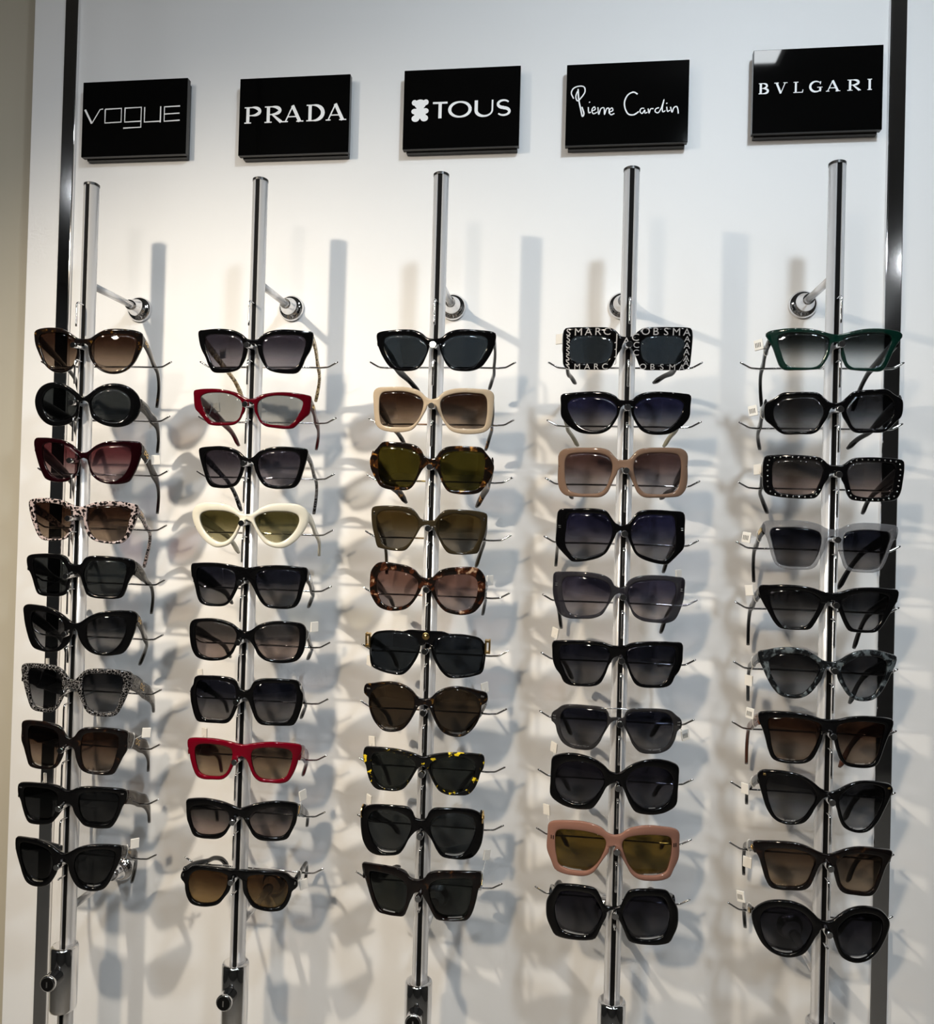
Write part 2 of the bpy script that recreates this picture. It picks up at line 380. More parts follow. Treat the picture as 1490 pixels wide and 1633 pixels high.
brand_sign(-0.4883, 0.5722, q1, 'leftmost black glass sign with thin squared white lettering')
brand_sign(-0.2400, 0.5668, word([('P', .05, .205), ('R', .235, .40), ('A', .41, .585), ('D', .615, .775), ('A', .795, .97)], .375, .587), 'black glass sign with bold white serif capitals, above second rod')
q3 = word([('T', .256, .382), ('O', .388, .592), ('U', .612, .785), ('S', .80, .925)], .415, .622)
def ell(u, v, ru, rv): c = uv(u, v); return disc(c[0], c[1], ru * SIGN_W, rv * SIGN_H)
q3 += ell(.145, .435, .05, .06) + ell(.096, .415, .024, .036) + ell(.194, .412, .024, .036) + ell(.145, .545, .052, .075) + ell(.098, .525, .028, .035) + ell(.192, .522, .028, .035) + ell(.107, .615, .034, .042) + ell(.183, .612, .034, .042)
brand_sign(0.0063, 0.5679, q3, 'black glass sign with white bear emblem and lettering')
def pc(pts, w=.0013): # handwriting traced on the panel grid
    us = []
    for (x, y) in pts:
        u = (x - 124) / 454.0; top = 108 - 31 * u; us.append((u, (y - top) / (299 + 4 * u)))
    return smooth_line(us, w)
q4 = []
for pts, w in [([(152, 232), (143, 212), (150, 195), (170, 186), (190, 188), (194, 205), (182, 226), (167, 240), (160, 226), (166, 204)], .0017), ([(168, 196), (172, 238), (180, 272), (187, 297), (192, 288), (184, 262)], .0019),
    ([(208, 262), (211, 283), (218, 280)], .0016), ([(220, 276), (234, 270), (231, 261), (222, 270), (227, 286), (242, 280)], .0015), ([(244, 262), (248, 288), (256, 266), (266, 263), (269, 288), (277, 266), (284, 264), (286, 284)], .0015),
    ([(286, 279), (300, 272), (296, 263), (287, 272), (292, 288), (306, 283)], .0015), ([(390, 210), (376, 203), (356, 212), (343, 237), (346, 266), (359, 285), (378, 286), (396, 274)], .0019),
    ([(416, 262), (406, 262), (400, 272), (408, 281), (418, 268), (419, 279), (428, 276)], .0015), ([(430, 262), (434, 279), (440, 263), (450, 262)], .0015), ([(470, 258), (459, 262), (456, 272), (466, 277), (477, 262), (488, 227), (482, 260), (485, 273), (494, 268)], .0015),
    ([(498, 254), (502, 271), (510, 266)], .0015), ([(512, 254), (518, 273), (525, 256), (534, 252), (539, 262), (541, 278)], .0016), ([(211, 243), (213, 246)], .0018), ([(497, 240), (499, 243)], .0018)]: q4 += pc(pts, w)
brand_sign(0.2376, 0.5656, q4, 'black glass sign with white handwritten script')
brand_sign(0.4890, 0.5738, word([('B', .045, .125), ('V', .17, .265), ('L', .315, .39), ('G', .44, .535), ('A', .57, .675), ('R', .73, .83), ('I', .88, .918)], .40, .53), 'rightmost black glass sign with small widely spaced white serif capitals')

# ------------------------------------------------------------------ display rods
ROD_X = [-0.4789, -0.2410, -0.0003, 0.2385, 0.4810]
ROD_Y = -0.130; ROD_R = 0.0098; ROD_TOP, COLLAR_TOP = 0.424, -0.5950
PIN_Z = [0.1989 - 0.0758 * k for k in range(10)]
BR_Z = (0.2885, -0.5518)
ROD_WORD = ['leftmost', 'second', 'middle', 'fourth', 'rightmost']
def rod_section(n=30, gap=0.0028, depth=0.0045):
    """round tube with an open slot along the front (towards -y)"""
    a0 = math.asin(gap / ROD_R); pts = []
    for k in range(n + 1):
        a = -math.pi / 2 + a0 + (2 * math.pi - 2 * a0) * k / n; pts.append((ROD_R * math.cos(a), ROD_R * math.sin(a)))
    yb = -ROD_R + depth
    return pts + [(-gap, yb), (gap, yb)]
proto = {}
def make_rod(i):
    x = ROD_X[i]; t = empty('display_rod', (x, ROD_Y, -1.1)); zb = 1.1
    def Zl(z): return z + zb
    if not proto:
        sec = rod_section(); n = len(sec); vs = [(p[0], p[1], 0.0) for p in sec] + [(p[0], p[1], Zl(ROD_TOP - .004)) for p in sec]
        fs = [(k, (k + 1) % n, n + (k + 1) % n, n + k) for k in range(n)] + [tuple(range(n - 1, -1, -1)), tuple(range(n, 2 * n))]
        o = mesh_obj('rod_tube', vs, fs, SATIN, t)
        for p in o.data.polygons: p.use_smooth = len(p.vertices) == 4 and p.index < 30
        proto['tube'] = o
        bm = bmesh.new(); box(bm, (-.0027, -ROD_R + .0012, 0.001), (.0027, -ROD_R + .0044, Zl(ROD_TOP - .004))); proto['slot'] = bm_obj('slot_strip', bm, DARKSLOT, t)
        vs, fs = lathe([(ROD_R + .0003, Zl(ROD_TOP - .004)), (ROD_R + .0003, Zl(ROD_TOP - .001)), (ROD_R - .0012, Zl(ROD_TOP))]); proto['cap'] = mesh_obj('end_cap', vs, fs, CAPMAT, t, False)
        vs, fs = lathe([(.0040, .002), (.0040, -.0295), (.0036, -.0305)], 'y', 20); o = mesh_obj('nose_pin', vs, fs, CHROME, t); proto['pin'] = o
        for p in o.data.polygons: p.use_smooth = len(p.vertices) == 4
        path = catmull([(-.098, 0, .0075), (-.090, 0, .0030), (-.084, 0, .0002), (-.05, 0, 0), (0, 0, 0), (.05, 0, 0), (.084, 0, .0002), (.090, 0, .0030), (.098, 0, .0075)], 3)
        vs, fs = tube(path, .00135, 8); v2, f2 = tube([(0, 0, 0), (0, -.037, 0)], .0018, 8); n0 = len(vs); proto['wire'] = mesh_obj('support_wire', list(vs) + list(v2), fs + [tuple(a + n0 for a in f) for f in f2], CHROME, t)
        path = catmull([(0, .002, 0), (0, -.010, .0006), (0, -.0195, .0012), (0, -.0228, .0002), (0, -.0240, -.0030), (0, -.0242, -.015), (0, -.0242, -.031)], 4)
        vs, fs = tube(path, .00125, 8); proto['hook'] = mesh_obj('tag_hook', vs, fs, CHROME, t)
        vs, fs = tube([(0, .002, 0), (0, -.012, .0003), (0, -.0245, .0005)], .0014, 8); proto['stub'] = mesh_obj('tag_hook', vs, fs, CHROME, t)
        prof = [(.0190, 0), (.0190, -.0035), (.0180, -.0060), (.0150, -.0085), (.0118, -.0095), (.0112, -.0170), (.0095, -.0185), (.0092, -.0235), (.0075, -.0250), (.0070, -.031)]
        vs, fs = lathe(prof, 'y', 30); o = mesh_obj('wall_flange', vs, fs, CHROME, t); proto['flange'] = o
        for p in o.data.polygons: p.use_smooth = len(p.vertices) == 4
        vs, fs = lathe([(.0048, -.029), (.0048, -.1225)], 'y', 18); proto['arm'] = mesh_obj('bracket_arm', vs, fs, SATIN, t)
        vs, fs = lathe([(.0135, 0), (.0160, -.0012), (.0170, -.0035), (.0170, -.081), (.0160, -.0845), (.0140, -.086)], 'z', 36); o = mesh_obj('lock_collar', vs, fs, CHROME, t); proto['collar'] = o
        for p in o.data.polygons: p.use_smooth = len(p.vertices) == 4
        vs, fs = lathe([(.0098, 0), (.0098, -.0145), (.0104, -.0150), (.0104, -.0185), (.0092, -.0195)], 'y', 28); o = mesh_obj('key_barrel', vs, fs, CHROME, proto['collar']); proto['barrel'] = o
        for p in o.data.polygons: p.use_smooth = len(p.vertices) == 4
        vs, fs = lathe([(.0084, -.0190), (.0084, -.0200)], 'y', 24); proto['key'] = mesh_obj('key_face', vs, fs, DARKSLOT, proto['collar'], False)
        vs, fs = [], []
        for (lo, hi) in (((-.0009, -.0206, -.0036), (.0009, -.0199, .0036)),):
            bm = bmesh.new(); box(bm, lo, hi); proto['slotk'] = bm_obj('key_slot', bm, SILVER, proto['collar'])
        fresh = {k for k in proto}
        def put(key, name, loc, par=None):
            if key in fresh: fresh.discard(key); o = proto[key]; o.location = loc; o.parent = par or t; return o
            return linked(name, proto[key], par or t, loc)
    else:
        def put(key, name, loc, par=None): return linked(name, proto[key], par or t, loc)
    put('tube', 'rod_tube', (0, 0, 0)); put('slot', 'slot_strip', (0, 0, 0)); put('cap', 'end_cap', (0, 0, 0))
    for r in range(10):
        put('pin', 'nose_pin', (0, 0, Zl(PIN_Z[r]))); put('wire', 'support_wire', (0, .045, Zl(PIN_Z[r] - .0140)))
    for r in range(-1, 9): put('hook', 'tag_hook', (0, 0, Zl(PIN_Z[0] - .0758 * r - .0185)))
    put('stub', 'tag_hook', (0, 0, Zl(PIN_Z[9] - .0185)))
    for z in BR_Z: put('flange', 'wall_flange', (0, -ROD_Y, Zl(z))); put('arm', 'bracket_arm', (0, -ROD_Y, Zl(z)))
    c = put('collar', 'lock_collar', (0, -.006, Zl(COLLAR_TOP)))
    put('barrel', 'key_barrel', (0, -.0150, -.0335), c); put('key', 'key_face', (0, -.0150, -.0335), c); put('slotk', 'key_slot', (0, -.0150, -.0335), c)
    tag(t, '%s upright steel display rod with pins, wires and lock collar' % ROD_WORD[i] if i != 2 else 'middle upright steel display rod of the five, with pins and wires', 'display rod', 'upright display rods')
    return t
for i in range(5): make_rod(i)

# ------------------------------------------------------------------ sunglasses
RX = 0.19            # wrap radius of the fronts
# transmission of the lenses, top and bottom
TINT = {
 'brown': ((0.0252, 0.0115, 0.0065), (0.2376, 0.1782, 0.132)),
 'gray': ((0.0288, 0.0324, 0.0338), (0.033, 0.0363, 0.0376)),
 'rose': ((0.0936, 0.0252, 0.0288), (0.315, 0.24, 0.24)),
 'graygrad': ((0.0158, 0.0158, 0.0173), (0.198, 0.198, 0.2046)),
 'dgray': ((0.013, 0.0137, 0.0144), (0.0145, 0.0152, 0.0158)),
 'purple': ((0.0252, 0.0216, 0.0288), (0.1848, 0.1716, 0.1914)),
 'clear': ((0.28, 0.285, 0.28), (0.36, 0.365, 0.36)),
 'olivey': ((0.0648, 0.054, 0.018), (0.3375, 0.3075, 0.18)),
 'bluegray': ((0.0086, 0.0094, 0.0158), (0.132, 0.1254, 0.1254)),
 'graypink': ((0.0432, 0.0396, 0.0396), (0.2772, 0.2178, 0.198)),
 'beige': ((0.0648, 0.0432, 0.0288), (0.285, 0.21, 0.1425)),
 'amber': ((0.0432, 0.0216, 0.0086), (0.2376, 0.1584, 0.0726)),
 'olive': ((0.0432, 0.0346, 0.0058), (0.0462, 0.0383, 0.0079)),
 'browngray': ((0.0504, 0.0324, 0.0108), (0.1452, 0.132, 0.1122)),
 'pinkbrown': ((0.144, 0.0792, 0.0648), (0.27, 0.225, 0.2175)),
 'navy': ((0.0144, 0.0173, 0.0216), (0.0158, 0.0198, 0.0238)),
 'dbrown': ((0.036, 0.0252, 0.0158), (0.0363, 0.0264, 0.0172)),
 'greenish': ((0.0216, 0.0245, 0.023), (0.0224, 0.0251, 0.0224)),
 'slate': ((0.0252, 0.0324, 0.0396), (0.0264, 0.033, 0.0396)),
 'indigo': ((0.0144, 0.0144, 0.036), (0.1848, 0.1782, 0.1848)),
 'rosebrown': ((0.072, 0.0396, 0.036), (0.345, 0.315, 0.315)),
 'lilac': ((0.0432, 0.0396, 0.0648), (0.315, 0.285, 0.285)),
 'gold': ((0.1008, 0.0648, 0.0144), (0.1122, 0.0726, 0.0185)),
 'clearg': ((0.0135, 0.0162, 0.0162), (0.578, 0.595, 0.595)),
 'dpurple': ((0.0115, 0.0108, 0.0158), (0.0594, 0.0594, 0.066)),
}
FR = {
 'black': BLACK,
 'tortd': spotted('dark_tortoiseshell', (.004, .003, .003), (.012, .006, .003), (.13, .065, .012), 130, .50, .74),
 'tortv': spotted('very_dark_tortoiseshell', (.004, .003, .003), (.008, .004, .003), (.05, .022, .008), 110, .52, .78),
 'tort': spotted('amber_tortoiseshell', (.006, .004, .003), (.05, .018, .005), (.42, .20, .04), 95, .50, .70),
 'tortl': spotted('brown_cream_tortoiseshell', (.006, .004, .003), (.07, .02, .008), (.60, .42, .27), 85, .50, .74),
 'yellow': spotted('black_yellow_fleck', (.004, .004, .004), (.02, .015, .004), (.75, .55, .02), 105, .57, .64),
 'gtort': spotted('grey_black_tortoiseshell', (.006, .007, .008), (.02, .024, .027), (.10, .12, .13), 120, .44, .60),
 'leopard': spotted('leopard_print', (.008, .007, .007), (.02, .016, .016), (.42, .34, .33), 240, .46, .54, kind='f1'),
 'lace': spotted('black_white_lace_print', (.42, .40, .40), (.06, .06, .06), (.004, .004, .004), 270, .012, .055, kind='edge'),
 'burgundy': acetate('burgundy_acetate', (.007, .0006, .0014)), 'red': acetate('dark_red_acetate', (.070, .001, .0045)), 'red2': acetate('bright_red_acetate', (.13, .001, .008)),
 'cream': acetate('cream_acetate', (.43, .34, .24)), 'white': acetate('ivory_acetate', (.68, .65, .55), .12), 'taupe': acetate('taupe_acetate', (.165, .105, .074)),
 'pink': trans_acetate('dusty_pink_acetate', (.24, .12, .088), .95), 'olivebr': acetate('olive_brown_acetate', (.028, .021, .011)),
 'green': trans_acetate('green_acetate', (.001, .017, .011), .90), 'clear': trans_acetate('clear_grey_acetate', (.15, .155, .17), .52),
 'smoke': trans_acetate('smoky_grey_acetate', (.016, .015, .020), .84), 'smoked': trans_acetate('dark_smoke_acetate', (.016, .015, .016), .85),
 'gold': GOLD, 'goldb': spotted('gold_lattice_temple', (.05, .03, .015), (.45, .30, .14), (.85, .68, .40), 300, .35, .6), 'brownt': acetate('brown_temple_acetate', (.05, .018, .012)),
 'dbrownt': acetate('dark_brown_temple_acetate', (.018, .010, .008)), 'rbrown': acetate('red_brown_temple_acetate', (.10, .035, .02)), 'olivet': acetate('pale_olive_temple', (.30, .28, .20)),
 'slate': acetate('slate_temple_acetate', (.04, .045, .05)),
 'stripe': spotted('striped_temple', (.006, .006, .006), (.05, .05, .055), (.20, .20, .22), 60, .45, .55, (0.2, 5, 5)),
}
def in_poly_ray(poly, c, ang):
    d = Vector((math.cos(ang), math.sin(ang))); best = None; n = len(poly)
    for i in range(n):
        a, b = poly[i] - c, poly[(i + 1) % n] - c
        e = b - a; den = d.x * (-e.y) + d.y * e.x
        if abs(den) < 1e-12: continue
        t = (a.x * (-e.y) + a.y * e.x) / den; u = (d.x * a.y - d.y * a.x) / den
        if t > 0 and -1e-6 <= u <= 1 + 1e-6 and (best is None or t < best): best = t
    return c + d * (best if best else 0.01)
def wrap(x): return x * x / (2 * RX)
def front_mesh(outer, inner, half_t, bevel):
    """half of a spectacle front (x >= 0) as a rounded ring, mirrored over the bridge"""
    c = Vector((sum(p.x for p in inner) / len(inner), sum(p.y for p in inner) / len(inner)))
    n_out = 66
    O = resample(outer, n_out); top, bot = O[0], O[-1]
    O[0] = Vector((0, top.y)); O[-1] = Vector((0, bot.y))
    seam = [Vector((0, bot.y + (top.y - bot.y) * k / 5)) for k in range(1, 5)]
    allO = O + seam; n = len(allO); I = []
    for p in allO: I.append(in_poly_ray(inner, c, math.atan2(p.y - c.y, p.x - c.x)))
    rings = []
    for i, (o, q) in enumerate(zip(allO, I)):
        e = (o - q); L = max(e.length, 1e-6); e = e / L; b = min(bevel, L * 0.35, half_t * 0.9)
        if i == 0: so = [Vector((0, -b)), Vector((0, -b * .3))]
        elif i == n_out - 1: so = [Vector((0, b)), Vector((0, b * .3))]
        elif i >= n_out: so = [Vector((0, 0)), Vector((0, 0))]
        else: so = [-e * b, -e * (b * .3)]
        dome = min(0.0004, L * 0.05) if i < n_out else 0.0003
        t = half_t; mid = (o + q) / 2
        ring = [(q + e * b, -t), (mid, -t - dome), (o + so[0], -t), (o + so[1], -t + b * .3), (o, -t + b), (o, t - b), (o + so[0] * .5, t), (q + e * (b * .5), t), (q, t - b), (q, -t + b), (q + e * (b * .3), -t + b * .3)]
        rings.append(ring)
    m = len(rings[0]); vs, fs = [], []
    for ring in rings:
        for (p, y) in ring: vs.append(Vector((p.x, y + wrap(p.x), p.y)))
    for i in range(n):
        j = (i + 1) % n
        on_seam = (i >= n_out - 1)
        for k in range(m):
            k2 = (k + 1) % m
            if on_seam and k in (2, 3, 4, 5): continue
            fs.append((i * m + k, i * m + k2, j * m + k2, j * m + k))
    N = len(vs); vs2 = [Vector((-v.x, v.y, v.z)) for v in vs]; fs2 = [tuple(N + a for a in reversed(f)) for f in fs]
    return vs + vs2, fs + fs2
def merge_obj(name, vs, fs, mat, parent):
    bm = bmesh.new(); B = [bm.verts.new(v) for v in vs]
    for f in fs:
        try: bm.faces.new([B[i] for i in f])
        except ValueError: pass
    bmesh.ops.remove_doubles(bm, verts=bm.verts, dist=1.5e-5)
    return bm_obj(name, bm, mat, parent, True)
def lens_mesh(inner, sx, thick=0.0016):
    c = Vector((sum(p.x for p in inner) / len(inner), sum(p.y for p in inner) / len(inner)))
    P = resample(inner, 52, True); P = [p + (p - c).normalized() * 0.0006 for p in P]
    n = len(P); fr = [1.0, .86, .68, .46, .22]; vs, fs = [], []
    def y_at(p): return wrap(p.x) + (p.y - c.y) ** 2 / (2 * 0.105) - 0.0017
    for side, dy in ((0, 0.0), (1, thick)):
        base = len(vs)
        for f in fr:
            for p in P:
                q = c + (p - c) * f; vs.append((sx * q.x, y_at(q) + dy, q.y))
        vs.append((sx * c.x, y_at(c) + dy, c.y)); ci = len(vs) - 1
        for r in range(len(fr) - 1):
            for k in range(n):
                a, b = base + r * n + k, base + r * n + (k + 1) % n; f = (a, b, b + n, a + n)
                fs.append(f if (side == 0) == (sx < 0) else tuple(reversed(f)))
        o = base + (len(fr) - 1) * n
        for k in range(n):
            f = (o + k, o + (k + 1) % n, ci); fs.append(f if (side == 0) == (sx < 0) else tuple(reversed(f)))
    half = len(fr) * n + 1
    for k in range(n):
        f = (k, half + k, half + (k + 1) % n, (k + 1) % n); fs.append(f if sx < 0 else tuple(reversed(f)))
    return vs, fs
def sweep(path, hs, ws, inv):
    """flat rounded bar along a world-space path, heights hs and widths ws per point; returned in local space"""
    vs, fs = [], []; n = len(path); prof = [(-.5, -.5 + .22), (-.5 + .3, -.5), (.5 - .3, -.5), (.5, -.5 + .22), (.5, .5 - .22), (.5 - .3, .5), (-.5 + .3, .5), (-.5, .5 - .22)]
    fr = []
    for i in range(n):
        t = (path[min(i + 1, n - 1)] - path[max(i - 1, 0)]).normalized(); sd = t.cross(Vector((0, 0, 1))).normalized(); up = sd.cross(t).normalized(); fr.append((path[i], sd, up))
        if i == n - 1:
            pass
        for (a, b) in prof: vs.append(inv @ (path[i] + sd * (a * ws[i]) + up * (b * hs[i])))
    for i in range(n - 1):
        for k in range(8):
            a, b = i * 8 + k, i * 8 + (k + 1) % 8; fs.append((a, b, b + 8, a + 8))
    fs.append(tuple(range(7, -1, -1))); fs.append(tuple((n - 1) * 8 + k for k in range(8)))
    return vs, fs, fr
ORD = ['top', 'second', 'third', 'fourth', 'fifth', 'sixth', 'seventh', 'eighth', 'ninth', 'bottom']
def make_glasses(c, r, D):
    S = SPEC[(c, r)]; ox, oz = D['o'][0], D['o'][1]
    root = empty('sunglasses', D['loc']); root.rotation_mode = 'XYZ'
    yaw, roll = math.radians(D['yaw']), math.radians(D['roll'])
    R = Matrix.Rotation(yaw, 4, 'Z') @ Matrix.Rotation(math.radians(8), 4, 'X') @ Matrix.Rotation(roll, 4, 'Y')
    root.rotation_euler = R.to_euler('XYZ'); MW = Matrix.Translation(D['loc']) @ R; inv = MW.inverted()
    ctrl = [(x / 1000, z / 1000, 0) for x, z in zip(D['o'][0::2], D['o'][1::2])]
    mir = [(-ctrl[1][0], ctrl[1][1], 0)] + ctrl + [(-ctrl[-2][0], ctrl[-2][1], 0)]
    sm = catmull(mir, 8)[8:-8]
    outer = [Vector((max(p.x, 0), p.y)) for p in sm]
    lc = [(x / 1000, z / 1000, 0) for x, z in zip(D['l'][0::2], D['l'][1::2])]
    inner = [Vector((p.x, p.y)) for p in catmull(lc, 6, True)]
    fm = FR[S['f']]; ht = S.get('t', 2.2) / 1000
    vs, fs = front_mesh(outer, inner, ht, S.get('bev', 1.1) / 1000); front = merge_obj('front_frame', vs, fs, fm, root)
    zs = [p.y for p in inner]; zlo, zhi = min(zs), max(zs)
    a, b = TINT[S['l']]; lm = lens_mat('tinted_lens_%d_%d' % (c, r), a, b, zlo + (zhi - zlo) * .08, zlo + (zhi - zlo) * .85, S.get('gloss', .04))
    for sx in (-1, 1):
        vs, fs = lens_mesh(inner, sx); mesh_obj('lens', vs, fs, lm, root)
    W = max(p.x for p in outer); th = S.get('th', 11) * 1.2 / 1000
    hz = S.get('hz', D['hz']) / 1000; zh = hz if S.get('mid') else hz - th / 2 - 0.001
    xo = max([max(a_.x, b_.x) for a_, b_ in zip(outer, outer[1:]) if min(a_.y, b_.y) - 5e-4 <= zh <= max(a_.y, b_.y) + 5e-4] or [W])
    tm = FR[S.get('tm', S['f'])]; tw = S.get('tw', 3.4) / 1000
    rodx = ROD_X[c - 1]; zw = PIN_Z[r - 1] - .0140 + .00135; frames = {}
    for k, sx in enumerate((-1, 1)):
        H0 = Vector((sx * (xo - tw / 2 - .0006), wrap(xo) + ht * .2, zh)); H = MW @ H0
        tip = Vector(D['tips'][k]) if D['tips'][k] else Vector((rodx + sx * .056, -.032, zw - .036))
        f = (-.085 - H.y) / (tip.y - H.y)
        Wp = Vector((H.x + (tip.x - H.x) * f * .55, -.085, zw + .0034))
        d = (Wp - H); Bd = Wp + d * (.020 / d.length); Bd.x = Wp.x + (tip.x - H.x) * .10
        ctrlp = [H, H.lerp(Wp, .35) + Vector((sx * .0012, 0, .0012)), H.lerp(Wp, .7) + Vector((sx * .0010, 0, .0010)), Wp, Bd, Bd.lerp(tip, .45) + Vector((0, .0045, .0015)), tip]
        path = resample(catmull([tuple(p) for p in ctrlp], 8), 34); n = len(path); hs, ws = [], []
        broad = S.get('broad', .30) * 1.25
        for i in range(n):
            s = i / (n - 1)
            e = .0062 + .0016 * max(0, (s - .75) / .25)
            q = min(max((s - broad * .5) / max(broad, .05), 0), 1); q = q * q * (3 - 2 * q)
            h = th + (e - th) * q
            if s > .96: h *= .75
            if s > .985: h *= .6
            hs.append(h); ws.append(tw + (.0042 - tw) * min(1, s / .5))
        vs, fs, fr = sweep(path, hs, ws, inv); tmesh = merge_obj('temple', vs, fs, tm, root); frames[sx] = (path, hs, ws, fr, tmesh)
        if S.get('tm') and S['tm'] != S['f']: tmesh['label'] = S.get('tl', 'differently coloured temple')
    def on_temple(sx, s, quads_v, quads_f, name, mat, along=None, size_z=1.0):
        """flat motif on the outer face of a temple: x runs along the temple, y up"""
        path, hs, ws, fr, tmesh = frames[sx]; n = len(path); out = []
        i0 = s * (n - 1); base = path[int(i0)]; p, sd, up = fr[int(i0)]
        t = up.cross(sd).normalized(); t = t if (t.y > 0) else -t
        o_side = sd if sd.x * sx > 0 else -sd
        for (x, y, d) in quads_v: out.append(inv @ (p + t * x * (1 if sx > 0 else 1) + up * y + o_side * (ws[int(i0)] / 2 + d)))
        o = mesh_obj(name, out, quads_f, mat, tmesh, False); return o
    if 'logo' in S:
        txt, size, s, mname = S['logo']
        mat = {'gold': GOLD, 'silver': SILVER, 'black': SIGNBLACK}[mname]
        for sx in (-1, 1):
            tv, tf = text_geo(txt, size / 1000); flip = 1 if sx > 0 else -1
            # raised letters: front and back skins
            o = on_temple(sx, s, [(x * flip, y, .0006) for x, y in tv], tf, 'temple_logo', mat); o['label'] = '%s letters on the temple' % mname
    if 'plate' in S:
        w_, h_, s, mname = S['plate']; mat = {'gold': GOLD, 'silver': SILVER, 'dark': SIGNBLACK}[mname]
        for sx in (-1, 1):
            vv = [(x * w_ / 2000, y * h_ / 2000, d) for d in (-.0002, .0008) for x, y in ((-1, -1), (1, -1), (1, 1), (-1, 1))]
            ff = [(4, 5, 6, 7), (0, 1, 5, 4), (1, 2, 6, 5), (2, 3, 7, 6), (3, 0, 4, 7)]
            o = on_temple(sx, s, vv, ff, 'temple_plate', mat); o['label'] = '%s metal plate on the temple' % mname
    if 'medal' in S:
        rr, s = S['medal']
        for sx in (-1, 1):
            vv, ff = [], []; n0 = 20
            for q, (rad, d) in enumerate(((1, 0), (1, .0010), (.82, .0014), (.78, .0009), (.45, .0010), (.35, .0022), (.1, .0026))):
                for k in range(n0): vv.append((rad * rr / 1000 * math.cos(2 * math.pi * k / n0), rad * rr / 1000 * math.sin(2 * math.pi * k / n0), d))
            for q in range(6):
                for k in range(n0): ff.append((q * n0 + k, q * n0 + (k + 1) % n0, (q + 1) * n0 + (k + 1) % n0, (q + 1) * n0 + k))
            ff.append(tuple(6 * n0 + k for k in range(n0)))
            o = on_temple(sx, s, vv, ff, 'medallion', GOLD); o['label'] = 'round gold medallion on the temple'
    for (x, z, w_, h_, mname) in S.get('rivets', []):
        mat = {'gold': GOLD, 'silver': SILVER, 'dark': SIGNBLACK}[mname]
        for sx in (-1, 1):
            bm = bmesh.new(); y = wrap(x / 1000) - ht
            box(bm, (sx * x / 1000 - w_ / 2000, y - .0009, z / 1000 - h_ / 2000), (sx * x / 1000 + w_ / 2000, y + .001, z / 1000 + h_ / 2000), .0003, 2)
            bm_obj('rivet', bm, mat, front)
    if 'bar' in S:
        xb, zb_, mname = S['bar']
        pth = [(x / 1000, wrap(x / 1000), (zb_ + dz) / 1000) for x, dz in ((-xb, -1.5), (-xb * .6, 0), (0, .6), (xb * .6, 0), (xb, -1.5))]
        vs, fs = tube(catmull(pth, 4), .0008, 8); mesh_obj('brow_bar', vs, fs, SILVER, root)
    if 'hingeplate' in S:
        for sx in (-1, 1):
            bm = bmesh.new(); x = W + .002; y = wrap(W)
            for (lo, hi) in (((x - .0035, y - .003, zh - .009), (x - .0012, y + .004, zh + .009)), ((x + .0012, y - .001, zh - .009), (x + .0035, y + .006, zh + .009)), ((x - .003, y - .002, zh + .006), (x + .003, y + .005, zh + .0085)), ((x - .003, y - .002, zh - .0085), (x + .003, y + .005, zh - .006))):
                box(bm, (min(sx * lo[0], sx * hi[0]), lo[1], lo[2]), (max(sx * lo[0], sx * hi[0]), hi[1], hi[2]), .0004, 1)
            o = bm_obj('hinge_ornament', bm, GOLD, root); o['label'] = 'gold hinge ornament'
    if S.get('crest'):
        bm = bmesh.new(); z = (ctrl[0][1] + ctrl[-1][1]) / 2 + .002
        vs, fs = lathe([(.0048, -ht + .0005), (.0048, -ht - .0008), (.0038, -ht - .0016), (.0030, -ht - .0012), (.0020, -ht - .0022), (.0006, -ht - .0028)], 'y', 20, (0, 0, z)); bm.free()
        o = mesh_obj('crest', vs, fs, GOLD, front); o['label'] = 'small round gold crest on the bridge'
    if S.get('studs'):
        cc = Vector((sum(p.x for p in inner) / len(inner), sum(p.y for p in inner) / len(inner))); O = resample(outer, 70); vs, fs = [], []
        ring = []
        for o_ in O:
            q = in_poly_ray(inner, cc, math.atan2(o_.y - cc.y, o_.x - cc.x))
            if o_.x > .013: ring.append(o_.lerp(q, .5))
        for p in resample(ring, 25):
            for sx in (-1, 1):
                v, f = lathe([(.0011, 0), (.0010, -.0006), (.0005, -.0010)], 'y', 8, (sx * p.x, wrap(p.x) - ht - .0003, p.y)); n0 = len(vs); vs += v; fs += [tuple(i + n0 for i in g_) for g_ in f]
        o = mesh_obj('stud_row', vs, fs, SILVER, front); o['kind'] = 'stuff'; o['label'] = 'row of small silver studs'
    if S.get('letters'):
        vs, fs = [], []
        for ch, x, z, h, ang in S['letters']:
            tv, tf = text_geo(ch, h / 1000 * 1.38); n0 = len(vs); ca, sa = math.cos(math.radians(ang)), math.sin(math.radians(ang))
            for (a_, b_) in tv:
                px, pz = x / 1000 + (a_ * ca - b_ * sa) * 1.1, z / 1000 + a_ * sa + b_ * ca
                vs.append((px, wrap(px) - ht - .00055, pz))
            fs += [tuple(i + n0 for i in f) for f in tf]
        o = mesh_obj('frame_print', vs, fs, plain('grey_print', (.36, .35, .35), .4), front, False); o['label'] = 'grey repeated capital lettering printed on the frame'
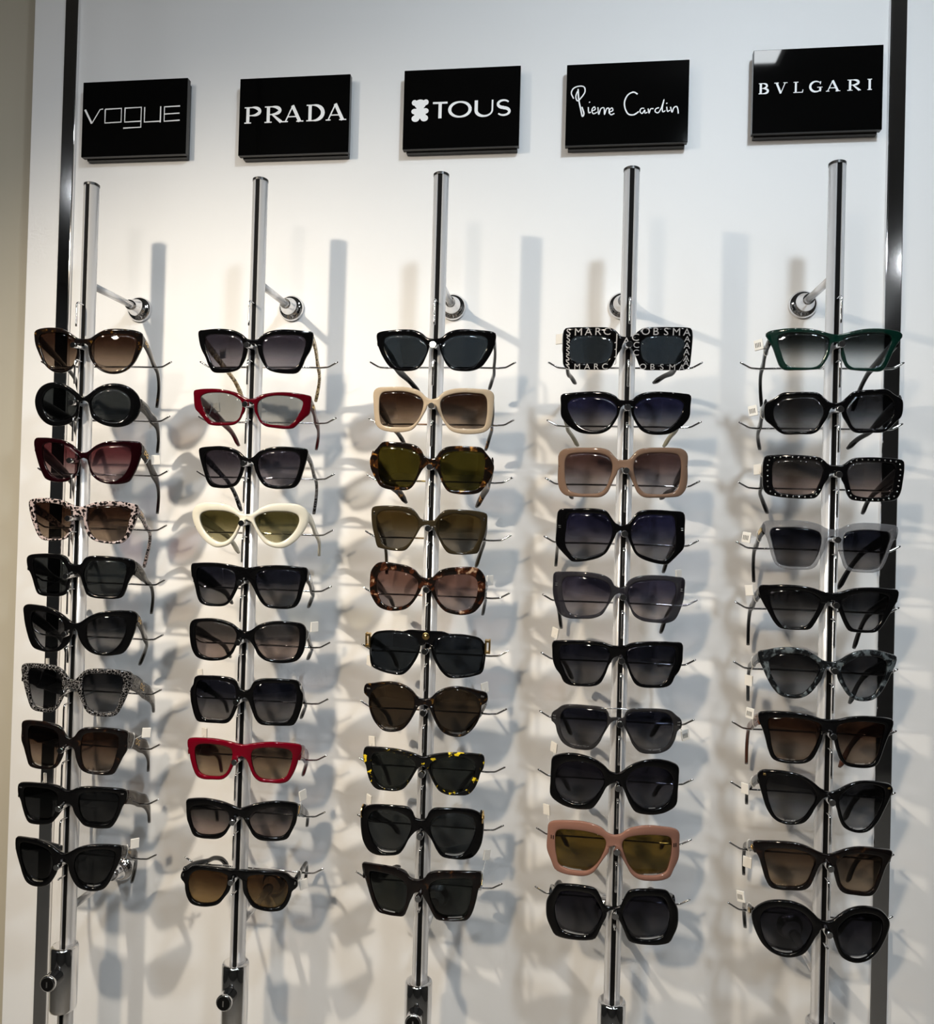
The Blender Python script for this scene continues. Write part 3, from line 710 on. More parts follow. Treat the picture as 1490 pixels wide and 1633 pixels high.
    if D.get('tag'):
        sx, pos, ang, wd, hd = D['tag'][:5]; pos = Vector(pos)
        path, hs, ws, fr, tmesh = frames[sx]
        near = min(range(2, len(path) - 6), key=lambda i: (path[i] - pos).length); on = path[near]
        q = Matrix.Rotation(math.radians(ang), 3, 'Z') @ Matrix.Rotation(math.radians(random.uniform(-12, 12)), 3, 'Y')
        bm = bmesh.new(); box(bm, (-wd / 2000, -.0011, -hd / 2000), (wd / 2000, .0011, hd / 2000), .0005, 2)
        for v in bm.verts: v.co = inv @ (pos + q @ v.co)
        tg = bm_obj('price_tag', bm, TAGMAT, root); tg['label'] = 'small white price tag'
        bm = bmesh.new()
        for k in range(4):
            box(bm, (-wd / 2000 * .7 + k * wd / 1000 * .17, -.00125, -hd / 2000 * .5), (-wd / 2000 * .7 + k * wd / 1000 * .17 + wd / 1000 * .08, -.00105, hd / 2000 * .4))
        for v in bm.verts: v.co = inv @ (pos + q @ v.co)
        if D['tag'][5] if len(D['tag']) > 5 else False: bm_obj('tag_print', bm, TAGDARK, tg)
        else: bm.free()
        # clear loop from the tag round the temple
        h = hs[near] / 2 + .001; w = ws[near] / 2 + .0008; p, sd, up = fr[near]
        loop = [on + sd * w * math.cos(a_) + up * h * math.sin(a_) for a_ in [2 * math.pi * k / 14 for k in range(15)]]
        vs, fs = tube([inv @ v for v in loop], .0006, 6); mesh_obj('tag_loop', vs, fs, LOOPMAT, tg)
        if (pos - on).length > h:
            vs, fs = tube([inv @ on, inv @ pos], .0005, 6); mesh_obj('tag_string', vs, fs, LOOPMAT, tg)
    pos_word = '%s pair on the %s rod' % (ORD[r - 1], ROD_WORD[c - 1])
    tag(root, '%s, %s' % (S['d'], pos_word), 'sunglasses', 'sunglasses on the display rods')
    return root
SPEC = {
(1,1): dict(f='tortd', l='brown', th=10, broad=.3, logo=('DG', 7, .10, 'gold'), d='dark tortoiseshell cat-eye sunglasses'),
(1,2): dict(f='black', l='gray', th=13, broad=.6, mid=1, bev=1.6, logo=('DG', 8, .12, 'black'), d='thick black oval sunglasses'),
(1,3): dict(f='burgundy', l='rose', th=13, broad=.5, logo=('DG', 9, .12, 'gold'), d='burgundy butterfly sunglasses'),
(1,4): dict(f='leopard', l='brown', th=10, broad=.3, logo=('DG', 8, .10, 'gold'), d='leopard print sunglasses'),
(1,5): dict(f='black', l='gray', th=15, broad=.25, logo=('DG', 10, .10, 'black'), d='angular black square sunglasses'),
(1,6): dict(f='black', l='graygrad', th=11, broad=.45, logo=('DG', 9, .08, 'gold'), d='black cat-eye sunglasses with gold temple letters'),
(1,7): dict(f='lace', l='graygrad', th=17, broad=.75, logo=('DG', 11, .28, 'gold'), d='black and white lace print sunglasses'),
(1,8): dict(f='tortv', l='brown', th=16, broad=.75, tm='dbrownt', tl='dark brown broad temple', logo=('DG', 11, .26, 'gold'), d='dark square sunglasses with brown lenses'),
(1,9): dict(f='black', l='dgray', th=15, broad=.75, tm='dbrownt', tl='dark brown broad temple', rivets=[(66, 6, 3.5, 1.6, 'silver')], d='plain black flat-top sunglasses'),
(1,10): dict(f='black', l='dgray', th=13, broad=.55, logo=('VERSACE', 4.6, .20, 'gold'), d='black cat-eye sunglasses with nearly black lenses'),
(2,1): dict(f='black', l='purple', th=9, broad=.4, tm='goldb', tl='gold patterned temple', d='large black square sunglasses with gold temples'),
(2,2): dict(f='red', l='clear', th=12, broad=.5, plate=(6, 5, .14, 'gold'), d='dark red eyeglasses with pale clear lenses'),
(2,3): dict(f='black', l='purple', th=8, broad=.3, tm='stripe', tl='grey and black striped temple', d='black cat-eye sunglasses with striped temples'),
(2,4): dict(f='white', l='olivey', th=10, mid=1, broad=.4, bev=2.0, t=2.8, d='ivory white cat-eye sunglasses with olive lenses'),
(2,5): dict(f='black', l='bluegray', th=14, broad=.5, plate=(8, 9, .16, 'silver'), d='black flat-top sunglasses with silver temple plate'),
(2,6): dict(f='black', l='graypink', th=10, broad=.3, d='black rounded butterfly sunglasses'),
(2,7): dict(f='black', l='bluegray', th=10, broad=.3, plate=(4, 9, .05, 'silver'), d='oversized black hexagonal sunglasses'),
(2,8): dict(f='red2', l='beige', th=16, broad=.5, tm='red2', logo=('Y', 8, .10, 'gold'), d='bright red square sunglasses'),
(2,9): dict(f='black', l='graypink', th=12, broad=.4, plate=(4, 10, .05, 'gold'), d='black wide cat-eye sunglasses'),
(2,10): dict(f='black', l='amber', th=8, mid=1, broad=.3, rivets=[(71.5, -8, 1.2, 4, 'silver')], d='black aviator sunglasses with amber lenses'),
(3,1): dict(f='black', l='slate', th=13, broad=.5, d='glossy black cat-eye sunglasses'),
(3,2): dict(f='cream', l='brown', th=12, broad=.4, tm='tort', tl='tortoiseshell temple', d='cream butterfly sunglasses with brown lenses'),
(3,3): dict(f='tort', l='olive', th=16, broad=.6, mid=1, d='amber tortoiseshell sunglasses with olive lenses'),
(3,4): dict(f='olivebr', l='browngray', th=9, broad=.3, rivets=[(69.5, 7, 1.6, 3.6, 'silver')], d='olive brown square sunglasses'),
(3,5): dict(f='tortl', l='pinkbrown', th=11, broad=.4, tm='slate', tl='slate grey temple', d='brown and cream tortoiseshell sunglasses with pinkish lenses'),
(3,6): dict(f='black', l='navy', th=8, t=1.2, bev=.5, mid=1, tm='black', hingeplate=1, crest=1, d='thin black aviator sunglasses with gold crest'),
(3,7): dict(f='tortd', l='dbrown', th=9, broad=.3, plate=(3, 8, .06, 'silver'), rivets=[(71.5, 8, 5, 2, 'silver')], d='round dark tortoiseshell sunglasses'),
(3,8): dict(f='yellow', l='greenish', th=11, broad=.35, tm='black', d='black sunglasses with yellow flecks'),
(3,9): dict(f='black', l='gray', th=13, mid=1, broad=.4, bev=1.6, medal=(8.5, .06), d='thick black square sunglasses with gold medallion'),
(3,10): dict(f='tortv', l='greenish', th=16, broad=.5, plate=(4, 13, .07, 'gold'), d='large very dark square sunglasses'),
(4,1): dict(f='black', l='slate', th=14, broad=.45, letters='MJ', bev=1.4, d='rectangular sunglasses printed with grey capital letters'),
(4,2): dict(f='black', l='indigo', th=12, broad=.4, tm='olivet', tl='pale olive temple', d='black pointed sunglasses with blue lenses'),
(4,3): dict(f='taupe', l='rosebrown', th=13, broad=.4, tm='dbrownt', tl='dark brown temple', bev=1.4, d='taupe square sunglasses with rose brown lenses'),
(4,4): dict(f='black', l='indigo', th=15, broad=.5, rivets=[(74, 0.5, 3, 1.1, 'silver'), (74, -1.8, 3, 1.1, 'silver')], d='black hexagonal sunglasses with violet lenses'),
(4,5): dict(f='smoke', l='lilac', th=11, broad=.35, tm='black', tl='black temple', rivets=[(75.5, 3.6, 3, 1.1, 'silver'), (75.5, 1.2, 3, 1.1, 'silver')], d='smoky grey translucent square sunglasses'),
(4,6): dict(f='black', l='bluegray', th=12, broad=.35, d='plain black wide square sunglasses'),
(4,7): dict(f='smoked', l='bluegray', th=7, mid=1, broad=.25, t=1.6, bev=.8, tm='black', tl='black temple', bar=(19, 12.0, 'silver'), rivets=[(74.5, -5.2, 4, 1.8, 'silver'), (74.5, -8.6, 4, 1.8, 'silver')], d='smoky double-bridge aviator sunglasses'),
(4,8): dict(f='black', l='dpurple', th=11, broad=.35, d='oversized black butterfly sunglasses'),
(4,9): dict(f='pink', l='gold', th=12, broad=.35, tm='brownt', tl='brown temple', bev=1.4, rivets=[(75, -5.5, 1.1, 5, 'dark'), (72.5, -5.5, 1.1, 5, 'dark')], d='dusty pink sunglasses with golden brown lenses'),
(4,10): dict(f='black', l='dpurple', th=14, broad=.35, mid=1, hz=4, bev=1.6, d='thick black octagonal sunglasses'),
(5,1): dict(f='green', l='clearg', th=11, broad=.4, tm='black', tl='black temple', d='dark green cat-eye sunglasses'),
(5,2): dict(f='black', l='graygrad', th=13, broad=.4, mid=1, d='black elongated octagonal sunglasses'),
(5,3): dict(f='black', l='graypink', th=12, broad=.4, studs=1, d='black rectangular sunglasses with silver studs'),
(5,4): dict(f='clear', l='bluegray', th=11, broad=.35, tm='black', tl='dark temple', plate=(13, 5, .12, 'gold'), d='clear grey translucent sunglasses'),
(5,5): dict(f='black', l='graygrad', th=11, broad=.4, d='black angular cat-eye sunglasses'),
(5,6): dict(f='gtort', l='graygrad', th=10, broad=.4, tm='slate', tl='slate grey temple', rivets=[(73, 7, 2, 2, 'silver')], d='grey and black tortoiseshell cat-eye sunglasses'),
(5,7): dict(f='black', l='brown', th=11, broad=.4, tm='rbrown', tl='reddish brown temple', logo=('TOUS', 6, .13, 'black'), d='black sunglasses with brown lenses and reddish temples'),
(5,8): dict(f='black', l='graygrad', th=9, broad=.3, rivets=[(70.5, 11.5, 3.4, 2.2, 'gold')], d='black swooping cat-eye sunglasses with gold corner dots'),
(5,9): dict(f='tortv', l='beige', th=10, broad=.3, medal=(3.2, .06), d='very dark brown cat-eye sunglasses'),
(5,10): dict(f='black', l='dpurple', th=9, broad=.3, mid=1, plate=(9, 5, .10, 'gold'), d='rounded black sunglasses'),
}
_sc = 0.1445
def _mj():
    out = []
    def z(y): return (236 - y) * _sc
    for ch, x in zip('SMARCJACOBSMA', (330, 415, 500, 580, 655, 738, 818, 890, 972, 1055, 1140, 1225, 1312)):
        yy = 232 if ch == 'A' and x == 818 else 150; yy = 200 if x in (738, 890) else yy
        out.append((ch, (x - 822) * _sc, z(yy), 9.0, 0))
    for ch, x in zip('SMARCOBSMA', (335, 415, 500, 575, 648, 962, 1040, 1118, 1205, 1285)): out.append((ch, (x - 822) * _sc, z(440), 7.2, 0))
    for y in (205, 258, 311, 364, 404): out.append(('S', (330 - 822) * _sc, z(y), 7.6, 0))
    for y in (205, 258, 311, 364, 404): out.append(('A', (1318 - 822) * _sc, z(y), 7.4, 0))
    for y in (262, 325, 385): out.append(('J', (738 - 822) * _sc, z(y), 7.6, 0))
    for y in (262, 325): out.append(('C', (900 - 822) * _sc, z(y), 7.4, 0))
    return out
SPEC[(4, 1)]['letters'] = _mj()
GLASSES = {
(1,1): dict(loc=(-0.4696,-0.1500,0.2023), yaw=6.25, roll=-0.33, hz=16.2, tips=[[-0.5529, -0.032, 0.1568], [-0.4302, -0.032, 0.1361]], tag=None,
 o=[0.0, 6.9, 7.6, 7.5, 18.1, 14.1, 29.0, 19.6, 41.0, 21.1, 55.6, 20.9, 67.0, 19.1, 72.3, 16.2, 73.1, 8.2, 72.1, -0.6, 67.5, -12.0, 61.4, -23.5, 53.9, -31.8, 43.4, -37.3, 31.4, -38.1, 20.8, -34.3, 12.5, -26.5, 7.3, -17.1, 5.0, -1.3, 0.0, 0.9],
 l=[10.5, 0.4, 16.3, 8.5, 25.7, 13.2, 37.8, 14.7, 51.1, 14.4, 61.8, 12.5, 65.5, 7.9, 64.7, -0.9, 61.8, -12.3, 57.1, -23.7, 48.1, -31.2, 36.0, -34.8, 25.5, -33.4, 16.4, -27.2, 11.3, -17.0, 9.0, -7.5]),
(1,2): dict(loc=(-0.4670,-0.1500,0.1274), yaw=10.00, roll=-0.99, hz=-3.6, tips=[[-0.55, -0.032, 0.0734], [-0.4271, -0.032, 0.0699]], tag=None,
 o=[0.0, 5.3, 6.7, 8.9, 14.6, 15.4, 25.5, 21.2, 37.4, 23.5, 49.1, 22.1, 59.0, 17.2, 65.8, 9.3, 69.3, -1.1, 68.0, -12.5, 63.3, -22.3, 54.4, -30.6, 42.6, -34.3, 29.3, -33.3, 17.4, -28.6, 9.2, -21.5, 5.0, -2.2, 0.0, 0.0],
 l=[9.3, -0.6, 12.7, 5.8, 20.6, 12.3, 31.2, 15.7, 41.5, 15.7, 51.5, 10.6, 56.3, 3.4, 56.7, -6.2, 53.4, -17.6, 45.9, -25.0, 35.5, -26.7, 23.6, -24.5, 14.0, -18.2, 9.7, -10.2]),
(1,3): dict(loc=(-0.4645,-0.1500,0.0539), yaw=8.00, roll=0.66, hz=19.1, tips=[[-0.5531, -0.032, -0.0076], [-0.4242, -0.032, -0.0188]], tag=(1, (-0.3876, -0.108, 0.0538), 32.0, 11, 13, False),
 o=[0.0, 4.8, 5.7, 6.7, 16.0, 15.1, 28.2, 20.3, 43.1, 22.1, 59.0, 22.1, 68.9, 20.7, 71.4, 15.9, 70.9, 6.9, 68.6, -2.9, 64.2, -16.1, 59.1, -26.8, 55.4, -32.2, 43.7, -35.7, 28.8, -35.5, 16.6, -30.9, 9.0, -22.3, 5.0, -4.5, 0.0, -2.3],
 l=[7.2, 1.9, 12.8, 8.5, 23.6, 13.7, 37.1, 15.8, 50.3, 15.4, 56.7, 12.3, 58.5, 5.0, 57.2, -6.4, 52.7, -17.9, 45.3, -27.0, 34.8, -31.3, 22.8, -29.9, 12.9, -23.8, 7.6, -14.2, 5.5, -4.6]),
(1,4): dict(loc=(-0.4688,-0.1500,-0.0214), yaw=8.00, roll=1.25, hz=11.3, tips=[[-0.5506, -0.032, -0.0781], [-0.4424, -0.032, -0.0979]], tag=None,
 o=[0.0, 8.9, 6.5, 10.0, 17.4, 14.6, 31.0, 17.1, 47.2, 17.5, 61.5, 15.6, 71.4, 12.4, 72.6, 7.5, 70.7, -4.9, 67.8, -14.8, 64.2, -23.0, 59.9, -32.1, 53.4, -38.4, 42.4, -39.6, 30.5, -38.5, 18.4, -35.2, 11.5, -28.9, 7.7, -19.2, 5.0, -5.0, 0.0, -2.8],
 l=[11.9, 6.2, 18.8, 8.9, 31.0, 11.0, 45.7, 11.3, 57.2, 10.2, 63.2, 7.5, 63.6, 0.1, 61.4, -9.8, 59.2, -21.4, 54.9, -31.3, 46.9, -35.9, 35.1, -36.4, 23.0, -34.2, 15.4, -27.1, 11.6, -15.8, 10.2, -4.4]),
(1,5): dict(loc=(-0.4706,-0.1500,-0.0963), yaw=5.75, roll=0.94, hz=12.8, tips=[[-0.5522, -0.032, -0.145], [-0.4288, -0.032, -0.1652]], tag=None,
 o=[0.0, 7.4, 6.7, 8.5, 12.4, 16.8, 18.7, 19.5, 36.9, 19.8, 54.4, 18.1, 68.6, 14.9, 73.0, 11.2, 71.9, -3.7, 68.3, -8.6, 64.6, -16.7, 60.9, -28.3, 57.2, -35.7, 50.6, -38.0, 37.3, -37.9, 22.2, -36.4, 13.7, -32.4, 9.9, -21.8, 7.0, -12.0, 5.0, -5.9, 0.0, -3.7],
 l=[14.0, 6.3, 18.5, 12.1, 32.3, 14.0, 47.1, 13.6, 58.6, 11.8, 62.1, 9.0, 62.4, -0.1, 59.7, -13.3, 56.6, -24.8, 52.1, -33.1, 40.4, -34.2, 25.3, -32.7, 16.1, -28.2, 12.4, -18.4, 10.3, -7.0, 11.3, 1.3]),
(1,6): dict(loc=(-0.4689,-0.1500,-0.1694), yaw=8.50, roll=2.54, hz=18.1, tips=[[-0.5566, -0.032, -0.2426], [-0.4443, -0.032, -0.2406]], tag=None,
 o=[0.0, 3.3, 6.2, 5.4, 15.5, 12.5, 27.5, 18.7, 42.2, 21.8, 58.0, 22.3, 70.8, 20.4, 75.1, 16.1, 74.5, 6.0, 72.6, -5.7, 68.6, -19.0, 64.6, -28.9, 59.0, -36.3, 47.5, -39.0, 34.2, -39.5, 20.6, -35.6, 11.3, -27.6, 4.9, -16.3, 2.4, -6.5, 0.0, -3.3],
 l=[15.6, 2.5, 23.1, 10.3, 35.0, 13.9, 48.1, 14.9, 58.2, 13.2, 61.8, 8.9, 62.4, -0.3, 60.0, -12.0, 54.5, -23.6, 45.9, -32.7, 34.2, -35.3, 23.6, -31.3, 16.6, -20.7, 14.5, -9.1]),
(1,7): dict(loc=(-0.4706,-0.1500,-0.2465), yaw=9.00, roll=3.64, hz=15.1, tips=[None, [-0.4204, -0.032, -0.3073]], tag=(-1, (-0.5365, -0.108, -0.2294), -41.0, 11, 13, False),
 o=[0.0, 6.3, 5.2, 8.4, 11.2, 16.3, 18.7, 21.4, 30.6, 23.0, 45.3, 22.5, 59.7, 20.6, 71.1, 16.9, 73.0, 11.7, 71.6, 1.6, 67.9, -11.8, 62.7, -26.9, 56.0, -40.3, 50.3, -42.7, 37.2, -42.6, 26.7, -41.0, 18.9, -35.4, 14.0, -25.5, 9.0, -14.0, 5.7, -7.5, 5.0, -7.3, 0.0, -5.1],
 l=[14.4, 11.5, 20.4, 15.5, 33.8, 16.9, 48.4, 16.1, 58.5, 13.9, 61.7, 9.6, 61.8, -1.4, 59.5, -14.9, 56.3, -28.4, 50.9, -36.7, 40.0, -38.3, 28.0, -36.4, 20.3, -30.2, 16.1, -18.6, 13.4, -5.3, 13.4, 4.7]),
(1,8): dict(loc=(-0.4714,-0.1500,-0.3234), yaw=7.25, roll=4.51, hz=16.2, tips=[None, [-0.426, -0.032, -0.3937]], tag=(1, (-0.3886, -0.108, -0.3164), 36.0, 11, 13, False),
 o=[0.0, 6.3, 5.2, 9.4, 11.1, 18.4, 17.1, 22.2, 32.2, 23.8, 48.3, 22.9, 62.7, 20.4, 69.9, 16.7, 70.4, 5.6, 70.3, -8.2, 65.8, -18.2, 61.3, -30.0, 56.0, -41.0, 49.6, -42.6, 36.4, -42.0, 22.7, -39.5, 15.6, -34.8, 9.6, -22.4, 5.0, -6.2, 0.0, -4.0],
 l=[16.1, 10.3, 20.5, 14.8, 33.9, 17.1, 47.1, 16.4, 55.9, 14.3, 59.2, 10.3, 59.4, -0.8, 57.1, -16.1, 54.1, -29.8, 49.4, -37.4, 37.7, -39.1, 25.7, -37.6, 19.3, -32.0, 15.8, -20.3, 14.5, -6.8, 14.8, 3.4]),
(1,9): dict(loc=(-0.4714,-0.1500,-0.3960), yaw=9.25, roll=3.28, hz=9.3, tips=[None, [-0.4217, -0.032, -0.4677]], tag=(-1, (-0.5346, -0.108, -0.3871), -43.0, 11, 13, False),
 o=[0.0, 10.4, 4.4, 11.6, 12.0, 15.7, 24.1, 17.4, 38.9, 16.3, 54.8, 14.3, 67.6, 10.9, 70.8, 8.0, 70.6, -5.8, 66.9, -12.3, 63.6, -22.4, 59.0, -34.0, 53.5, -41.3, 44.8, -41.9, 31.5, -40.1, 21.0, -36.5, 14.7, -28.9, 8.3, -18.9, 5.0, -9.4, 0.0, -7.2],
 l=[14.6, 5.3, 21.3, 9.7, 36.1, 10.5, 50.6, 8.9, 60.0, 6.0, 62.0, 1.2, 61.2, -10.0, 58.6, -21.8, 54.6, -31.9, 47.5, -35.6, 35.9, -35.0, 23.9, -32.2, 18.4, -25.4, 15.1, -13.5, 13.7, -3.3]),
(1,10): dict(loc=(-0.4749,-0.1500,-0.4759), yaw=7.00, roll=3.64, hz=17.3, tips=[None, [-0.4462, -0.032, -0.5574]], tag=(1, (-0.4003, -0.108, -0.4666), 44.0, 11, 13, False),
 o=[0.0, 7.6, 6.4, 10.0, 16.1, 16.3, 28.7, 20.8, 44.1, 21.7, 59.1, 20.3, 69.5, 17.4, 70.8, 11.8, 70.0, 1.0, 66.6, -9.6, 62.5, -20.1, 57.6, -32.4, 51.8, -41.0, 42.7, -44.1, 30.3, -42.8, 19.0, -37.4, 12.3, -27.6, 7.9, -17.0, 5.0, -5.3, 0.0, -3.1],
 l=[15.6, 3.3, 21.0, 10.7, 31.9, 14.4, 45.7, 15.5, 57.8, 13.6, 62.7, 10.0, 62.6, 0.0, 60.0, -10.7, 55.8, -23.1, 50.1, -33.6, 41.1, -38.5, 30.1, -37.3, 21.2, -30.9, 16.1, -18.4, 14.2, -7.6]),
(2,1): dict(loc=(-0.2367,-0.1500,0.2022), yaw=5.75, roll=-0.56, hz=17.3, tips=[[-0.2994, -0.032, 0.1513], [-0.1901, -0.032, 0.1469]], tag=(-1, (-0.296, -0.108, 0.1986), -27.0, 11, 13, False),
 o=[0.0, 5.4, 6.4, 6.2, 12.8, 11.7, 22.8, 16.5, 36.5, 18.9, 52.9, 19.0, 66.2, 18.0, 74.7, 16.8, 74.9, 6.7, 71.8, -5.9, 65.8, -17.0, 61.2, -28.1, 55.1, -35.8, 44.6, -37.1, 29.5, -35.9, 18.9, -32.2, 12.1, -23.0, 7.6, -12.2, 5.0, -1.2, 0.0, 1.0],
 l=[12.5, 0.2, 16.5, 7.2, 25.8, 10.9, 39.4, 11.9, 54.3, 12.1, 63.2, 10.1, 65.8, 5.6, 64.4, -4.6, 59.9, -17.2, 53.8, -28.3, 44.7, -30.9, 31.1, -30.7, 20.4, -29.8, 16.0, -21.4, 13.1, -10.6]),
(2,2): dict(loc=(-0.2381,-0.1500,0.1255), yaw=9.00, roll=1.03, hz=13.0, tips=[[-0.3028, -0.032, 0.0816], [-0.1871, -0.032, 0.078]], tag=(-1, (-0.3024, -0.108, 0.126), -25.0, 11, 13, False),
 o=[0.0, 5.9, 5.8, 7.3, 14.9, 12.1, 28.5, 15.4, 43.6, 16.7, 60.0, 16.1, 70.4, 14.6, 75.6, 13.0, 75.8, 3.5, 73.9, -10.0, 68.1, -15.8, 60.8, -23.3, 54.9, -29.1, 45.9, -30.7, 32.3, -30.0, 20.1, -28.2, 13.2, -23.1, 9.2, -15.4, 6.0, -9.4, 5.0, -0.3, 0.0, 1.9],
 l=[9.8, -2.9, 12.0, 3.4, 19.6, 8.4, 31.6, 11.4, 45.1, 11.6, 58.6, 9.7, 65.4, 5.4, 64.8, -1.8, 60.5, -11.4, 54.7, -21.2, 48.8, -25.9, 36.8, -25.9, 23.1, -25.0, 15.4, -21.4, 11.5, -13.8]),
(2,3): dict(loc=(-0.2367,-0.1500,0.0514), yaw=0.75, roll=-0.45, hz=14.3, tips=[[-0.2962, -0.032, -0.0121], [-0.188, -0.032, -0.0137]], tag=None,
 o=[0.0, 3.9, 5.5, 5.5, 13.7, 12.6, 26.3, 17.3, 40.0, 18.9, 54.8, 18.1, 66.5, 16.9, 72.9, 14.8, 73.2, 7.8, 70.4, -3.2, 66.5, -15.8, 62.6, -26.8, 56.6, -33.8, 44.6, -35.7, 29.4, -35.2, 18.7, -31.3, 11.8, -21.9, 7.4, -10.9, 5.0, -2.0, 0.0, 0.2],
 l=[11.7, 0.1, 15.1, 7.2, 24.6, 11.9, 38.4, 13.4, 51.8, 12.6, 60.5, 10.2, 64.0, 4.7, 63.4, -4.7, 59.9, -17.3, 54.5, -27.5, 44.7, -31.3, 31.1, -30.9, 20.4, -27.3, 14.4, -17.1, 11.5, -7.7]),
(2,4): dict(loc=(-0.2372,-0.1500,-0.0213), yaw=6.25, roll=-0.77, hz=0.8, tips=[[-0.298, -0.032, -0.0728], [-0.1785, -0.032, -0.0725]], tag=None,
 o=[0.0, 4.5, 8.0, 6.6, 17.4, 13.0, 29.6, 17.7, 44.6, 18.6, 60.9, 17.2, 71.1, 12.1, 76.1, 3.2, 75.2, -6.4, 70.6, -17.4, 63.1, -27.5, 54.1, -35.2, 43.6, -39.7, 33.0, -38.7, 22.5, -33.8, 15.0, -24.2, 9.8, -13.1, 6.1, -6.5, 5.0, -5.1, 0.0, -2.9],
 l=[10.1, -0.5, 15.6, 4.0, 26.4, 7.5, 40.0, 8.1, 53.3, 7.1, 62.1, 3.3, 64.5, -2.0, 62.6, -10.7, 55.8, -21.7, 46.7, -29.4, 36.2, -32.7, 27.1, -29.8, 19.7, -22.6, 13.7, -13.1, 10.5, -5.2]),
(2,5): dict(loc=(-0.2369,-0.1500,-0.0934), yaw=5.50, roll=0.63, hz=7.9, tips=[[-0.3058, -0.032, -0.146], [-0.1921, -0.032, -0.1468]], tag=None,
 o=[0.0, 8.4, 8.2, 9.4, 20.5, 11.3, 37.1, 12.3, 53.5, 11.4, 68.1, 9.4, 75.5, 7.5, 76.0, -5.4, 73.4, -13.4, 70.5, -23.0, 67.7, -34.2, 63.3, -42.1, 55.2, -45.1, 41.7, -45.1, 28.1, -43.1, 20.5, -37.5, 14.3, -27.1, 9.7, -17.6, 5.8, -10.6, 5.0, -8.8, 0.0, -6.6],
 l=[13.6, -1.6, 17.4, 4.1, 31.1, 6.7, 46.1, 7.0, 59.4, 5.7, 66.7, 2.2, 67.9, -6.7, 65.4, -19.5, 62.5, -32.3, 56.6, -40.2, 46.2, -41.9, 34.2, -41.4, 25.1, -37.4, 18.9, -27.0, 14.3, -15.9]),
(2,6): dict(loc=(-0.2350,-0.1500,-0.1718), yaw=9.00, roll=0.98, hz=8.8, tips=[[-0.3061, -0.032, -0.2233], [-0.1908, -0.032, -0.2204]], tag=(1, (-0.1578, -0.108, -0.1631), 50.0, 11, 13, False),
 o=[0.0, 5.1, 8.4, 8.3, 15.9, 14.1, 28.0, 18.2, 42.9, 19.3, 57.8, 17.6, 69.6, 14.5, 74.2, 9.3, 75.2, -3.0, 74.0, -16.1, 70.5, -27.3, 64.7, -34.2, 52.8, -36.8, 39.3, -36.2, 25.7, -32.7, 16.5, -25.4, 11.8, -15.8, 7.8, -9.4, 5.0, -6.2, 0.0, -4.0],
 l=[11.5, 2.0, 16.0, 9.3, 26.5, 13.7, 40.0, 15.2, 53.4, 14.2, 62.3, 11.7, 66.1, 6.6, 66.8, -5.7, 65.1, -18.7, 60.8, -28.2, 51.2, -32.3, 39.3, -32.5, 27.2, -29.5, 19.5, -22.2, 14.0, -12.5, 11.6, -4.5]),
(2,7): dict(loc=(-0.2338,-0.1500,-0.2462), yaw=9.25, roll=1.64, hz=15.0, tips=[[-0.3074, -0.032, -0.3018], [-0.1982, -0.032, -0.3043]], tag=(-1, (-0.3142, -0.108, -0.2333), -33.0, 11, 13, False),
 o=[0.0, 4.5, 6.3, 6.8, 10.7, 15.8, 16.7, 19.7, 31.7, 20.9, 48.1, 19.6, 63.0, 17.2, 66.8, 14.4, 68.5, 5.3, 72.2, -1.7, 72.1, -14.9, 69.5, -26.3, 66.1, -36.7, 61.8, -43.0, 51.4, -43.3, 36.4, -42.2, 21.2, -40.3, 15.0, -33.8, 10.1, -22.4, 6.0, -11.1, 3.5, -6.0, 0.0, -4.5],
 l=[11.0, 3.7, 13.8, 11.0, 21.3, 14.4, 36.3, 15.4, 51.2, 14.3, 60.2, 11.6, 63.3, 6.5, 64.4, -4.3, 62.6, -19.0, 58.5, -31.9, 52.8, -38.4, 39.3, -38.7, 25.7, -37.1, 18.7, -31.3, 14.6, -20.7, 11.3, -7.7]),
(2,8): dict(loc=(-0.2348,-0.1500,-0.3184), yaw=8.75, roll=2.45, hz=5.1, tips=[[-0.3139, -0.032, -0.388], [-0.193, -0.032, -0.3852]], tag=(-1, (-0.3057, -0.108, -0.3114), -32.0, 11, 13, False),
 o=[0.0, 7.6, 7.7, 8.9, 21.3, 11.2, 37.8, 11.9, 54.2, 10.0, 67.6, 7.3, 72.9, 4.6, 73.3, -4.6, 70.6, -11.0, 68.8, -20.8, 64.2, -33.7, 58.6, -42.4, 50.5, -44.6, 37.0, -43.2, 23.3, -40.8, 15.4, -33.4, 10.4, -22.0, 7.0, -13.8, 3.7, -9.1, 0.0, -7.6],
 l=[12.0, -5.4, 14.1, 1.2, 21.6, 3.8, 35.1, 4.6, 48.5, 3.3, 58.3, 0.2, 62.2, -5.2, 61.9, -15.1, 59.4, -26.6, 55.4, -36.2, 47.3, -39.3, 35.3, -38.8, 24.6, -36.6, 18.3, -30.0, 14.1, -18.5]),
(2,9): dict(loc=(-0.2353,-0.1500,-0.3973), yaw=10.00, roll=1.91, hz=7.0, tips=[[-0.3181, -0.032, -0.4583], None], tag=(1, (-0.167, -0.108, -0.385), 55.0, 11, 13, False),
 o=[0.0, 5.5, 8.9, 8.5, 19.4, 12.1, 32.9, 14.2, 47.8, 14.0, 62.7, 10.7, 70.9, 7.0, 71.3, -2.3, 69.7, -18.9, 68.0, -22.9, 64.9, -30.0, 60.0, -38.6, 51.1, -40.3, 39.1, -39.6, 25.5, -37.2, 17.8, -31.1, 11.3, -19.4, 6.5, -11.2, 4.0, -6.6, 0.0, -5.5],
